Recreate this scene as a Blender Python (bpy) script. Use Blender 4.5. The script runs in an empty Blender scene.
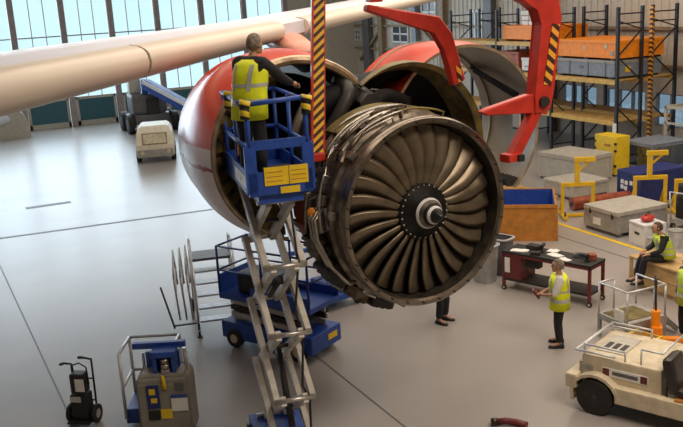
import bpy, bmesh, math, random
from mathutils import Vector, Matrix
random.seed(4)
S = bpy.context.scene
C = S.collection
PI = math.pi
R = math.radians

# ------------------------------------------------------------------ camera
def make_camera():
    p, r, y = R(13.9), R(3.3), R(23.8)
    f = Vector((math.sin(y)*math.cos(p), math.cos(y)*math.cos(p), -math.sin(p)))
    rt = Vector((math.cos(y), -math.sin(y), 0)); up = rt.cross(f)
    X = rt*math.cos(r) - up*math.sin(r)
    Y = up*math.cos(r) + rt*math.sin(r)
    cd = bpy.data.cameras.new('camera'); cd.sensor_width = 36; cd.lens = 870/683*36
    cd.clip_end = 500
    co = bpy.data.objects.new('camera', cd); C.objects.link(co)
    m = Matrix((X, Y, -f)).transposed().to_4x4(); m.translation = Vector((0, 0, 6.8))
    co.matrix_world = m
    S.camera = co
make_camera()

# ------------------------------------------------------------------ light
W = bpy.data.worlds.new('world'); S.world = W; W.use_nodes = True
bg = W.node_tree.nodes['Background']
bg.inputs[0].default_value = (0.70, 0.885, 0.93, 1); bg.inputs[1].default_value = 1.22
def area(name, loc, rot, sx, sy, power, col):
    l = bpy.data.lights.new(name, 'AREA'); l.shape = 'RECTANGLE'; l.size = sx; l.size_y = sy
    l.energy = power; l.color = col
    o = bpy.data.objects.new(name, l); C.objects.link(o); o.location = loc; o.rotation_euler = rot
    return o
WARM = (1.0, 0.86, 0.70)
area('daylight', (6, 58.5, 6.5), (R(-90), 0, 0), 44, 11, 7000, (.90, .92, 1.0))
area('hall_lamp', (8, 15, 11.6), (0, 0, 0), 12, 10, 950, WARM)
area('hall_lamp', (18, 20, 11.6), (0, 0, 0), 10, 18, 1300, WARM)
area('hall_lamp', (8, 36, 11.6), (0, 0, 0), 22, 16, 500, (1, .95, .9))
area('hall_lamp', (9, 3, 11.6), (0, 0, 0), 8, 3, 1150, WARM)
S.view_settings.view_transform = 'Standard'
S.view_settings.look = 'None'
S.view_settings.gamma = 1
S.view_settings.exposure = 0.17

# ------------------------------------------------------------------ materials
def mat(name, col, rough=.5, metal=0, noise=.12, scale=6, bump=0, spec=.5, col2=None):
    m = bpy.data.materials.new(name); m.use_nodes = True
    nt = m.node_tree; b = nt.nodes['Principled BSDF']
    b.inputs['Roughness'].default_value = rough; b.inputs['Metallic'].default_value = metal
    b.inputs['Specular IOR Level'].default_value = spec
    tc = nt.nodes.new('ShaderNodeTexCoord'); n = nt.nodes.new('ShaderNodeTexNoise')
    n.inputs['Scale'].default_value = scale; n.inputs['Detail'].default_value = 4
    nt.links.new(tc.outputs['Object'], n.inputs['Vector'])
    rp = nt.nodes.new('ShaderNodeValToRGB')
    c2 = col2 or tuple(max(0, c*(1-noise*2)) for c in col)
    c1 = col if col2 else tuple(min(1, c*(1+noise)) for c in col)
    rp.color_ramp.elements[0].position = .35; rp.color_ramp.elements[1].position = .65
    rp.color_ramp.elements[0].color = (*c2, 1); rp.color_ramp.elements[1].color = (*c1, 1)
    nt.links.new(n.outputs['Fac'], rp.inputs['Fac']); nt.links.new(rp.outputs['Color'], b.inputs['Base Color'])
    if bump:
        bp = nt.nodes.new('ShaderNodeBump'); bp.inputs['Strength'].default_value = bump; bp.inputs['Distance'].default_value = .02
        nt.links.new(n.outputs['Fac'], bp.inputs['Height']); nt.links.new(bp.outputs['Normal'], b.inputs['Normal'])
    return m
def stripes(name, c1, c2, width, direction, rough=.5):
    """painted diagonal warning stripes, in the object's own coordinates"""
    m = mat(name, c1, rough); nt = m.node_tree; b = nt.nodes['Principled BSDF']
    tc = nt.nodes.new('ShaderNodeTexCoord')
    dp = nt.nodes.new('ShaderNodeVectorMath'); dp.operation = 'DOT_PRODUCT'; dp.inputs[1].default_value = direction
    nt.links.new(tc.outputs['Object'], dp.inputs[0])
    a = nt.nodes.new('ShaderNodeMath'); a.operation = 'DIVIDE'; a.inputs[1].default_value = width
    f = nt.nodes.new('ShaderNodeMath'); f.operation = 'FRACT'
    g = nt.nodes.new('ShaderNodeMath'); g.operation = 'GREATER_THAN'; g.inputs[1].default_value = .5
    mx = nt.nodes.new('ShaderNodeMix'); mx.data_type = 'RGBA'
    mx.inputs['A'].default_value = (*c1, 1); mx.inputs['B'].default_value = (*c2, 1)
    nt.links.new(dp.outputs['Value'], a.inputs[0]); nt.links.new(a.outputs[0], f.inputs[0])
    nt.links.new(f.outputs[0], g.inputs[0]); nt.links.new(g.outputs[0], mx.inputs['Factor'])
    nt.links.new(mx.outputs['Result'], b.inputs['Base Color'])
    return m
def glass(name, tint=(.9, .97, 1), gl=.08):
    m = bpy.data.materials.new(name); m.use_nodes = True; nt = m.node_tree
    nt.nodes.remove(nt.nodes['Principled BSDF']); o = nt.nodes['Material Output']
    t = nt.nodes.new('ShaderNodeBsdfTransparent'); t.inputs[0].default_value = (*tint, 1)
    g = nt.nodes.new('ShaderNodeBsdfGlossy'); g.inputs['Roughness'].default_value = .1
    mx = nt.nodes.new('ShaderNodeMixShader'); mx.inputs[0].default_value = gl
    nt.links.new(t.outputs[0], mx.inputs[1]); nt.links.new(g.outputs[0], mx.inputs[2]); nt.links.new(mx.outputs[0], o.inputs[0])
    return m
def zband(name, bands, rough=.35, axis=2, noise=0):
    """paint scheme in horizontal bands along the object's z: [(z_from, colour)...] ascending"""
    m = mat(name, bands[0][1], rough); nt = m.node_tree; b = nt.nodes['Principled BSDF']
    tc = nt.nodes.new('ShaderNodeTexCoord'); sx = nt.nodes.new('ShaderNodeSeparateXYZ')
    nt.links.new(tc.outputs['Object'], sx.inputs[0])
    lo, hi = bands[0][0], bands[-1][0] + .5
    mr = nt.nodes.new('ShaderNodeMapRange'); mr.inputs[1].default_value = lo; mr.inputs[2].default_value = hi
    ad = nt.nodes.new('ShaderNodeMath'); ad.operation = 'MULTIPLY_ADD'; ad.inputs[1].default_value = noise
    nz = nt.nodes.new('ShaderNodeTexNoise'); nz.inputs['Scale'].default_value = 3
    nt.links.new(tc.outputs['Object'], nz.inputs['Vector']); nt.links.new(nz.outputs['Fac'], ad.inputs[0])
    nt.links.new(sx.outputs[axis], ad.inputs[2]); nt.links.new(ad.outputs[0], mr.inputs[0])
    rp = nt.nodes.new('ShaderNodeValToRGB'); rp.color_ramp.interpolation = 'CONSTANT'
    els = rp.color_ramp.elements
    els[0].position = 0; els[0].color = (*bands[0][1], 1); els[1].position = (bands[1][0]-lo)/(hi-lo); els[1].color = (*bands[1][1], 1)
    for z, c in bands[2:]:
        e = els.new((z-lo)/(hi-lo)); e.color = (*c, 1)
    nt.links.new(mr.outputs[0], rp.inputs[0]); nt.links.new(rp.outputs[0], b.inputs['Base Color'])
    return m

M = {
 'floor': mat('floor_paint', (.345, .315, .295), .3, 0, .05, .35, spec=.45),
 'cream': mat('cream_paint', (.62, .53, .38), .5, 0, .08),
 'tugcream': mat('tug_cream', (.74, .68, .55), .45, 0, .05),
 'white': mat('white_paint', (.75, .75, .76), .4, 0, .04),
 'wing_white': mat('wing_white', (.70, .71, .80), .3, 0, .02, 1.5),
 'slat': mat('slat_cream', (.68, .60, .51), .3, 0, .03, 1.2),
 'red': mat('red_paint', (.50, .030, .016), .4, 0, .08),
 'palered': mat('pale_red_paint', (.66, .30, .22), .4, 0, .08),
 'orange': mat('orange_paint', (.95, .28, .006), .5, 0, .06),
 'orange_brown': mat('orange_wood', (.5, .2, .03), .6, 0, .1),
 'yellow': mat('yellow_paint', (.75, .47, .02), .45, 0, .06),
 'sign_yellow': mat('sign_yellow', (.85, .58, .02), .5, 0, .05),
 'blue': mat('blue_paint', (.02, .075, .38), .4, 0, .1),
 'navy': mat('navy_paint', (.012, .025, .17), .45, 0, .1),
 'black': mat('black_rubber', (.014, .013, .013), .6, 0, .1),
 'dark': mat('dark_metal', (.035, .032, .032), .5, .3, .15),
 'rackblack': mat('rack_steel', (.022, .022, .028), .5, .2, .1),
 'grey': mat('grey_paint', (.33, .32, .30), .5, 0, .08),
 'lgrey': mat('light_grey_paint', (.47, .44, .38), .5, 0, .06),
 'dgrey': mat('dark_grey_paint', (.12, .12, .13), .5, 0, .08),
 'bluegrey': mat('blue_grey_paint', (.22, .25, .31), .5, 0, .08),
 'greybrown': mat('lift_cover_grey', (.27, .25, .215), .5, 0, .06),
 'steel': mat('bare_steel', (.5, .48, .45), .35, .8, .12),
 'arm': mat('scissor_arm_paint', (.56, .52, .47), .45, .1, .1, 5),
 'alu': mat('aluminium', (.62, .62, .63), .4, .5, .08),
 'case': mat('fan_case_metal', (.24, .20, .16), .38, .7, .3, 5, .15),
 'lip': mat('fan_case_lip', (.24, .20, .16), .25, .9, .15, 4),
 'case_in': mat('fan_case_liner', (.05, .043, .035), .45, .3, .2),
 'blade': mat('titanium_blade', (.15, .115, .075), .33, .55, .12, 5),
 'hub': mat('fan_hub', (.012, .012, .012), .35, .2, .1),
 'pipe': mat('steel_pipe', (.5, .46, .4), .3, .85, .15),
 'olive': mat('olive_primer', (.17, .125, .028), .45, .1, .3, 4),
 'duct': mat('dark_duct', (.008, .008, .009), .65, 0, .2, spec=.2),
 'inner': mat('cowl_inner_beige', (.33, .27, .20), .4, .2, .12, 1.5),
 'bronze': mat('cowl_edge_bronze', (.47, .36, .24), .3, .5, .15),
 'hot': mat('core_metal', (.13, .095, .07), .4, .8, .35, 6, .2),
 'rust': mat('rust_red', (.33, .07, .03), .5, .2, .2),
 'wood': mat('pale_wood', (.55, .36, .16), .6, 0, .12, 3),
 'plank': mat('shelf_board', (.55, .33, .10), .6, 0, .12, 3),
 'beam': mat('beam_yellow', (.66, .42, .09), .5, 0, .08),
 'beige': mat('beige_cladding', (.56, .50, .42), .6, 0, .04),
 'brownsteel': mat('brown_steel', (.27, .19, .11), .55, 0, .12),
 'mullion': mat('mullion_paint', (.30, .26, .26), .5, 0, .08),
 'teal': mat('teal_panel', (.025, .115, .15), .5, 0, .06),
 'glass': glass('window_glass'),
 'tinted': glass('tinted_glass', (.45, .50, .56), .1),
 'glassdark': mat('dark_window', (.06, .065, .08), .2, 0, .1),
 'skin': mat('skin', (.46, .24, .155), .5, 0, .06),
 'hair': mat('brown_hair', (.09, .055, .035), .7, 0, .25, 30),
 'hairgrey': mat('grey_hair', (.22, .17, .13), .7, 0, .25, 30),
 'hiviz': mat('hi_viz_yellow', (.84, .92, .015), .7, 0, .06, 8),
 'hivizgreen': mat('hi_viz_lime', (.55, .72, .05), .7, 0, .06, 8),
 'tape': mat('reflective_tape', (.50, .51, .46), .4, .1, .06),
 'cloth': mat('dark_cloth', (.012, .012, .017), .8, 0, .15, 12),
 'shirt': mat('white_shirt', (.66, .63, .60), .7, 0, .05),
 'seatfab': mat('seat_vinyl', (.022, .016, .014), .35, 0, .15),
 'paper': mat('paper', (.8, .79, .76), .7, 0, .03),
 'lamp': mat('dirty_lens', (.6, .55, .4), .2, 0, .1),
 'redbin': mat('maroon_paint', (.14, .02, .02), .5, 0, .1),
 'mesh': glass('clear_plastic', (.62, .68, .76), .12),
 'belt': mat('amber', (.85, .30, .01), .3, 0, .05),
 'hazard': stripes('hazard_stripe', (.80, .42, .02), (.02, .015, .015), .30, (0, .72, .72)),
 'hazardx': stripes('hazard_stripe_x', (.85, .47, .02), (.05, .012, .012), .085, (-.60, .1, .75)),
 'hazardr': stripes('hazard_stripe_r', (.80, .36, .03), (.05, .012, .012), .13, (.62, .1, .75)),
 'foam': stripes('foam_stripe', (.80, .58, .03), (.015, .015, .015), .13, (.3, .2, .9)),
}

# ------------------------------------------------------------------ mesh helpers
class MB:
    def __init__(s): s.bm = bmesh.new(); s.mi = 0
    def _f(s, faces):
        for f in faces: f.material_index = s.mi
    def box(s, c, d, rz=0, mtx=None, bev=0):
        r = bmesh.ops.create_cube(s.bm, size=1); vs = r['verts']
        m = Matrix.Translation(Vector(c)) @ (mtx.to_4x4() if mtx else Matrix.Rotation(rz, 4, 'Z')) @ Matrix.Diagonal((*d, 1))
        bmesh.ops.transform(s.bm, matrix=m, verts=vs)
        fs = set(f for v in vs for f in v.link_faces); s._f(fs)
        if bev:
            es = list(set(e for v in vs for e in v.link_edges))
            b = bmesh.ops.bevel(s.bm, geom=es, offset=bev, segments=2, affect='EDGES', profile=.6); s._f(b['faces'])
        return s
    def bb(s, x0, x1, y0, y1, z0, z1, bev=0):
        return s.box(((x0+x1)/2, (y0+y1)/2, (z0+z1)/2), (abs(x1-x0), abs(y1-y0), abs(z1-z0)), bev=bev)
    def bar(s, a, b, w, h=None, up=(0, 0, 1), bev=0):
        """rectangular bar from a to b"""
        a = Vector(a); b = Vector(b); d = (b-a); L = d.length; d.normalize()
        u = Vector(up)
        if abs(d.dot(u)) > .98: u = Vector((0, 1, 0))
        x = d.cross(u).normalized(); z = x.cross(d)
        m = Matrix((x, d, z)).transposed()
        return s.box((a+b)/2, (w, L, h or w), mtx=m, bev=bev)
    def cyl(s, a, b, r, r2=None, seg=16, caps=True):
        a = Vector(a); b = Vector(b); d = b-a
        q = d.to_track_quat('Z', 'Y').to_matrix().to_4x4()
        v = bmesh.ops.create_cone(s.bm, cap_ends=caps, segments=seg, radius1=r, radius2=r if r2 is None else r2, depth=d.length,
                                  matrix=Matrix.Translation((a+b)/2) @ q)['verts']
        fs = set(f for x in v for f in x.link_faces); s._f(fs)
        for f in fs:
            if len(f.verts) == 4: f.smooth = True
        return s
    def tube(s, pts, r, seg=8, closed=False):
        pts = [Vector(p) for p in pts]; n = len(pts); rings = []
        rr = r if isinstance(r, (list, tuple)) else [r]*n
        prev = None
        for i, p in enumerate(pts):
            if closed: t = pts[(i+1) % n]-pts[i-1]
            else: t = pts[min(i+1, n-1)]-pts[max(i-1, 0)]
            t.normalize()
            if prev is None:
                x = t.cross(Vector((0, 0, 1)))
                if x.length < .05: x = t.cross(Vector((1, 0, 0)))
            else:
                x = prev - t*prev.dot(t)
            x.normalize(); prev = x; y = t.cross(x)
            rings.append([s.bm.verts.new(p+(x*math.cos(k*2*PI/seg)+y*math.sin(k*2*PI/seg))*rr[i]) for k in range(seg)])
        for i in range(n if closed else n-1):
            A, B = rings[i], rings[(i+1) % n]
            for k in range(seg):
                f = s.bm.faces.new((A[k], A[(k+1) % seg], B[(k+1) % seg], B[k])); f.smooth = True; f.material_index = s.mi
        if not closed:
            for q in (rings[0][::-1], rings[-1]):
                f = s.bm.faces.new(q); f.material_index = s.mi
        return s
    def frame(s, pts, r, closed=False, seg=8):
        """round-tube polyline with mitred straight runs"""
        n = len(pts)
        for i in range(n if closed else n-1):
            s.cyl(pts[i], pts[(i+1) % n], r, seg=seg)
            s.ball(pts[i], r, 6)
        s.ball(pts[-1], r, 6)
        return s
    def ball(s, c, r, seg=12, sc=(1, 1, 1)):
        v = bmesh.ops.create_uvsphere(s.bm, u_segments=seg, v_segments=max(4, seg//2+1), radius=r,
             matrix=Matrix.Translation(Vector(c)) @ Matrix.Diagonal((*sc, 1)))['verts']
        fs = set(f for x in v for f in x.link_faces); s._f(fs)
        for f in fs: f.smooth = True
        return s
    def loft(s, rings, cap=True, smooth=True, closed=True):
        """rings: lists of points, same count each"""
        vs = [[s.bm.verts.new(Vector(p)) for p in r] for r in rings]
        n = len(vs[0])
        for i in range(len(vs)-1):
            for k in range(n if closed else n-1):
                f = s.bm.faces.new((vs[i][k], vs[i][(k+1) % n], vs[i+1][(k+1) % n], vs[i+1][k]))
                f.smooth = smooth; f.material_index = s.mi
        if cap and closed:
            for q in (vs[0][::-1], vs[-1]):
                f = s.bm.faces.new(q); f.material_index = s.mi
        return s
    def arc(s, prof, a0, a1, seg=48, close_prof=True, mis=None):
        """sweep a (r, y) profile about the Y axis from a0 to a1 (radians, ccw seen from -Y)"""
        full = abs(abs(a1-a0)-2*PI) < 1e-4; n = seg if full else seg+1
        V = []
        for i in range(n):
            a = a0+(a1-a0)*i/seg
            V.append([s.bm.verts.new((r*math.cos(a), y, r*math.sin(a))) if r > 1e-5 else None for r, y in prof])
            if any(v is None for v in V[-1]):
                for j, (r, y) in enumerate(prof):
                    if V[-1][j] is None:
                        V[-1][j] = V[0][j] if i and V[0][j] is not None else s.bm.verts.new((0, y, 0))
        m = len(prof); J = m if close_prof else m-1
        for i in range(seg):
            A, B = V[i], V[(i+1) % n]
            for j in range(J):
                q = [A[j], A[(j+1) % m], B[(j+1) % m], B[j]]
                u = []
                for v in q:
                    if v not in u: u.append(v)
                if len(u) > 2:
                    f = s.bm.faces.new(u); f.smooth = True; f.material_index = (mis[j] if mis else s.mi)
        if not full and close_prof:
            for q, rev in ((V[0], 0), (V[-1], 1)):
                f = s.bm.faces.new(q[::-1] if rev else q); f.material_index = s.mi
        return s
    def prism(s, pts, axis, d0, d1):
        """extrude a 2-D outline; axis 'x': pts are (y,z), 'y': (x,z), 'z': (x,y)"""
        def P(p, d):
            return {'x': (d, p[0], p[1]), 'y': (p[0], d, p[1]), 'z': (p[0], p[1], d)}[axis]
        a = [s.bm.verts.new(P(p, d0)) for p in pts]; b = [s.bm.verts.new(P(p, d1)) for p in pts]
        n = len(pts); fs = [s.bm.faces.new(a), s.bm.faces.new(b[::-1])]
        for i in range(n): fs.append(s.bm.faces.new((a[i], b[i], b[(i+1) % n], a[(i+1) % n])))
        s._f(fs); return s
    def build(s, name, mats, parent=None, auto=None):
        bmesh.ops.recalc_face_normals(s.bm, faces=s.bm.faces[:])
        me = bpy.data.meshes.new(name); s.bm.to_mesh(me); s.bm.free()
        for m in (mats if isinstance(mats, (list, tuple)) else [mats]): me.materials.append(m if not isinstance(m, str) else M[m])
        if auto:
            me.set_sharp_from_angle(angle=R(auto))
        o = bpy.data.objects.new(name, me); C.objects.link(o)
        if parent: o.parent = parent
        return o
def tag(o, label=None, cat=None, group=None, kind=None):
    if label: o['label'] = label
    if cat: o['category'] = cat
    if group: o['group'] = group
    if kind: o['kind'] = kind
    return o
def thing(name, label, cat, loc=(0, 0, 0), rz=0, group=None):
    o = bpy.data.objects.new(name, None); C.objects.link(o); o.empty_display_size = .1
    o.location = loc; o.rotation_euler = (0, 0, rz)
    return tag(o, label, cat, group)
def struct(name, mb, m): return tag(mb.build(name, m), kind='structure')
def copy_tree(o, parent=None):
    c = o.copy(); C.objects.link(c)
    if parent: c.parent = parent
    for ch in list(o.children): copy_tree(ch, c)
    return c
def wheel(name, parent, c, axis, r, w, hubmat='lgrey'):
    a = Vector(axis).normalized()*w/2; c = Vector(c)
    t = MB(); t.cyl(c-a, c+a, r, seg=24); t.cyl(c-a*1.04, c+a*1.04, r*.86, seg=24)
    o = t.build(name, 'black', parent)
    h = MB(); h.cyl(c-a*1.08, c+a*1.08, r*.5, seg=16); h.cyl(c-a*1.2, c+a*1.2, r*.16, seg=10); h.build('wheel_hub', hubmat, o)
    return o

# ================================================================== SETTING
XW, YW, ZC = 26.5, 56.0, 12.0
struct('floor', MB().bb(-16, XW+.4, -14, YW+.4, -.2, 0), 'floor')
def ground_line(n, a, b, w, m):
    struct('trim_%d' % n, MB().bar((*a, .002), (*b, .002), w, .008), m)
ground_line(1, (-15.9, 30.0), (8.4, 28.4), .16, 'dgrey')          # floor drain
ground_line(2, (.6, 26.6), (1.1, 15.0), .03, 'dgrey')             # joint
ground_line(3, (5.82, 15.2), (5.95, 11.2), .03, 'dgrey')
ground_line(4, (15.75, 27.5), (15.86, 13.0), .14, 'sign_yellow')
ground_line(5, (14.9, 20.0), (15.2, 12.5), .03, 'dgrey')
ground_line(6, (2.0, 33), (3.6, 33.05), .35, 'dgrey')
struct('ceiling', MB().bb(-16, XW+.4, -14, YW+.4, ZC, ZC+.2), 'beige')
struct('wall_front_unseen', MB().bb(-16, XW+.4, -14.3, -14, 0, ZC), 'beige')  # unseen wall behind the camera, added to cut the ambient light
struct('wall_left', MB().bb(-16.3, -16, -14, YW, 0, ZC), 'beige')

# window wall (far end): steel columns, glazed bays over teal panels
cols = [4.12-2.93*k for k in range(7, 0, -1)] + [4.12+2.87*k for k in range(7)]
tn = 7
for x in cols:
    m = MB(); m.bb(x-.11, x+.11, YW-.25, YW+.1, 0, ZC); m.bb(x-.17, x+.17, YW-.28, YW-.24, 0, ZC); m.bb(x-.17, x+.17, YW-.02, YW+.03, 0, ZC)
    struct('trim_%d' % tn, m, 'mullion'); tn += 1
for i in range(len(cols)-1):
    a, b = cols[i]+.2, cols[i+1]-.2; w = b-a
    win = struct('window_%d' % (i+1), MB().bb(a, b, YW-.02, YW, 1.75, ZC-.6), 'glass')
    f = MB()
    for k in (1, 2): f.bb(a+w*k/3-.025, a+w*k/3+.025, YW-.04, YW+.03, 1.75, ZC-.6)
    for z in (1.75, 5.5, 9.3): f.bb(a, b, YW-.07, YW+.03, z-.035, z+.035)
    f.build('window_frame', 'mullion', win)
    d = MB(); d.bb(a, b, YW-.03, YW+.05, .25, 1.68)
    dd = struct('door_%d' % (i+1), d, 'teal')
    f = MB()
    f.bb(a, a+.16, YW-.1, YW+.1, 0, 1.75); f.bb(b-.16, b, YW-.1, YW+.1, 0, 1.75); f.bb(a, b, YW-.1, YW+.1, 0, .3); f.bb(a, b, YW-.1, YW+.1, 1.62, 1.75)
    f.build('door_frame', 'lgrey', dd)
m = MB(); m.bb(-16, XW, YW-.05, YW+.2, ZC-.6, ZC); m.bb(cols[-1]+.2, XW+.3, YW-.05, YW+.2, 0, ZC)
m.bb(-16, cols[0], YW-.05, YW+.2, 0, ZC)
struct('wall_back', m, 'beige')

# right wall with low strip windows and dark upper windows
m = MB()
low = [(22.2, 24.4), (25.0, 27.4), (28.0, 30.4), (31.0, 33.4), (36.5, 38.5)]   # openings along y, z .95-2.3
m.bb(XW, XW+.25, -14, YW, 0, .95); m.bb(XW, XW+.25, -14, YW, 2.3, ZC)
ys = [-14]+[v for p in low for v in p]+[YW]
for k in range(0, len(ys), 2): m.bb(XW, XW+.25, ys[k], ys[k+1], .95, 2.3)
y = 10.0
while y < YW:                                                     # standing seams of the cladding
    m.bb(XW-.035, XW, y, y+.07, 2.4, ZC); y += .42
struct('wall_right', m, 'beige')
wn = 20
for a, b in low:
    w = struct('window_%d' % wn, MB().bb(XW+.1, XW+.12, a, b, .95, 2.3), 'tinted'); wn += 1
    f = MB()
    for k in range(4): q = a+(b-a)*k/3; f.bb(XW+.03, XW+.2, q-.03, q+.03, .95, 2.3)
    f.bb(XW+.03, XW+.2, a, b, .93, 1.0); f.bb(XW+.03, XW+.2, a, b, 2.25, 2.32)
    f.build('window_frame', 'mullion', w)
for (ya, yb, za, zb) in [(40.0, 41.3, 4.0, 5.7), (48.2, 50.2, 3.9, 4.9), (55.0, 55.8, 3.9, 4.6), (44.8, 46.4, 5.0, 6.4)]:
    w = struct('window_%d' % wn, MB().bb(XW-.05, XW-.02, ya, yb, za, zb), 'glassdark'); wn += 1
    f = MB()
    for q in (ya, (ya+yb)/2, yb): f.bb(XW-.1, XW, q-.05, q+.05, za-.05, zb+.05)
    for q in (za, (za+zb)/2, zb): f.bb(XW-.1, XW, ya, yb, q-.05, q+.05)
    f.build('window_frame', 'white', w)
for q, wd, mt in [(51.5, .55, 'brownsteel'), (43.8, .5, 'brownsteel'), (39.1, .7, 'dgrey'), (33.9, .3, 'dgrey'), (53.6, .9, 'dgrey'), (47.0, .5, 'bluegrey'), (24.2, .25, 'lgrey')]:
    struct('trim_%d' % tn, MB().bb(XW-.35, XW-.04, q-wd/2, q+wd/2, 0, ZC), mt); tn += 1
for z in (3.4, 4.9): struct('trim_%d' % tn, MB().bb(XW-.2, XW-.04, 23, YW-.3, z-.06, z+.06), 'brownsteel'); tn += 1
m = MB(); m.bar((XW-.2, 51.2, 4.9), (XW-.2, 54.8, 2.6), .22, .14); m.bar((XW-.2, 43.8, 3.4), (XW-.2, 46.6, 4.9), .18, .14)
struct('trim_%d' % tn, m, 'brownsteel'); tn += 1
struct('trim_%d' % tn, MB().bb(XW-.12, XW-.04, 24.6, 25.6, 2.7, 4.95), 'teal'); tn += 1

# ================================================================== AIRLINER WING, PYLON AND COWL DOORS
air = thing('airliner_wing', 'pale airliner wing with cream leading edge and opened red and white engine cowl doors', 'aircraft', (6.0, 15.6, 0))
def AW(p): return (p[0]-6.0, p[1]-15.6, p[2])
wd = Vector((math.cos(R(28)), math.sin(R(28)), .082)).normalized()
wb = Vector((-math.sin(R(28)), math.cos(R(28)), 0))
WP = Vector((6.15, 15.66, 6.28))
def wing_sec(s, prof):
    k = .58-.088*s if s < 0 else max(.2, .58-.035*s)
    return [AW(WP+wd*s+wb*b*max(k, .5)+Vector((0, 0, z*k))) for b, z in prof]
slat_prof = [(.62, .285), (.55, .30), (.3, .275), (.14, .22), (.05, .15), (.0, .0), (.03, -.12), (.1, -.21), (.25, -.29), (.45, -.33), (.5, -.30)]
main_prof = [(.2, .2), (.5, .27), (.66, .295), (1.2, .36), (2.2, .37), (3.6, .26), (5.0, .08), (5.0, .04), (3.4, -.18), (2, -.34), (1, -.38), (.46, -.33), (.2, -.2)]
m = MB(); m.loft([wing_sec(s, main_prof) for s in (-14, -7, 0, 4, 8, 11, 17)], smooth=True); m.build('wing_box', 'wing_white', air, 35)
for s0, s1, mm in [(-14, -3.58, 'slat'), (-3.53, -.25, 'slat'), (.45, 6.5, 'slat'), (6.54, 17, 'slat')]:
    m = MB(); n = 6
    m.loft([wing_sec(s0+(s1-s0)*k/n, slat_prof) for k in range(n+1)]); m.build('leading_edge_slat', mm, air, 50)
# pylon and its red fairing
m = MB()
def ysec(y, x, hw, z0, z1):
    return [AW((x-hw, y, z0)), AW((x-hw*.9, y, z1-.12)), AW((x-hw*.3, y, z1)), AW((x+hw*.3, y, z1)), AW((x+hw*.9, y, z1-.12)), AW((x+hw, y, z0))]
m.loft([ysec(12.0, 5.9, .2, 5.0, 5.35), ysec(13.4, 5.95, .3, 4.75, 5.65), ysec(15, 6.0, .32, 4.8, 5.85), ysec(17, 6.1, .3, 5.2, 5.9)])
m.build('pylon', 'dark', air, 40)
m = MB(); rr = []
for y, w_, z0, z1 in [(14.9, .08, 5.75, 5.9), (15.2, .26, 5.75, 6.08), (15.7, .34, 5.8, 6.2), (16.4, .34, 5.9, 6.3)]:
    rr.append([AW((6.1+w_*math.cos(a), y, (z0+z1)/2+(z1-z0)/2*math.sin(a))) for a in [k*2*PI/14 for k in range(14)]])
m.loft(rr); m.build('pylon_fairing', 'palered', air)
# cowl doors
RED = (.62, .055, .02); PW = (.76, .67, .71)
left_paint = zband('cowl_paint_left', [(-1.6, PW), (-.12, (.30, .03, .03)), (-.06, PW), (.22, RED), (1.0, RED)], .25, 2, .12)
right_paint = mat('cowl_paint_red', RED, .3, 0, .08, 2)
def shell_prof(r, y0, y1, t, bulge):
    n = 8; o = []; i = []
    for k in range(n+1):
        u = k/n; y = y0+(y1-y0)*u; b = bulge*math.sin(PI*min(1, u*1.1+.05))
        o.append((r+b, y)); i.append((r+b-t, y))
    return o+i[::-1], [0]*n+[1]+[2]*n+[1]
def cowl(name, c, r, y0, y1, t, bulge, a0, a1, mats, seg=56):
    p, mi = shell_prof(r, y0, y1, t, bulge)
    m = MB(); m.mi = 1; m.arc(p, R(a0), R(a1), seg, True, mi)
    o = m.build(name, mats, air, 40); o.location = AW((c[0], 0, c[1])); return o
lc = cowl('cowl_door', (4.80, 4.57), 1.40, 12.32, 14.3, .05, .12, 40, 258, [left_paint, M['bronze'], M['duct']])
lc['label'] = 'swung open cowl door with red top and white lower half'
rc = cowl('cowl_door', (7.93, 4.46), 1.47, 12.5, 14.2, .05, .06, -48, 148, [right_paint, M['bronze'], M['inner']])
rc['label'] = 'raised cowl door showing its beige inside and red top'
def sub(name, mb, mats, par): return mb.build(name, mats, par, 40)
# olive edge band and black duct inside left door
m = MB(); m.arc([(1.345, 12.34), (1.345, 12.9), (.96, 13.1), (.94, 12.95), (1.0, 12.72), (1.25, 12.40)], R(100), R(256), 48); sub('edge_band', m, 'olive', lc)
for k in range(16):
    m = MB(); a = R(108+k*9.6); m.arc([(1.31, 12.34), (1.31, 12.38), (1.18, 12.50), (1.16, 12.46)], a, a+R(3), 2); sub('edge_bracket', m, 'hot', lc)
m = MB(); m.arc([(1.14, 13.02), (.95, 12.95), (.85, 14.4), (1.05, 14.4)], R(44), R(256), 40); sub('inner_duct', m, 'duct', lc)
m = MB(); m.arc([(0, 14.2), (1.08, 14.2), (1.08, 14.25), (0, 14.25)], 0, 2*PI, 48); sub('dark_backing', m, 'duct', lc)  # added black disc, keeps the bright hall behind from showing inside the door
m = MB(); m.tube([(1.37*math.cos(R(a)), 12.31, 1.37*math.sin(R(a))) for a in range(44, 256, 6)], [.07 if a < 120 else .03 for a in range(44, 256, 6)], 8); sub('seal', m, 'bronze', lc)
for a in (150, 166, 206, 224, 240):
    m = MB(); m.box(((1.0)*math.cos(R(a)), 12.9, 1.0*math.sin(R(a))), (.12, .3, .16), mtx=Matrix.Rotation(-R(a), 3, 'Y'), bev=.02); sub('latch_box', m, 'dark', lc)
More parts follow.
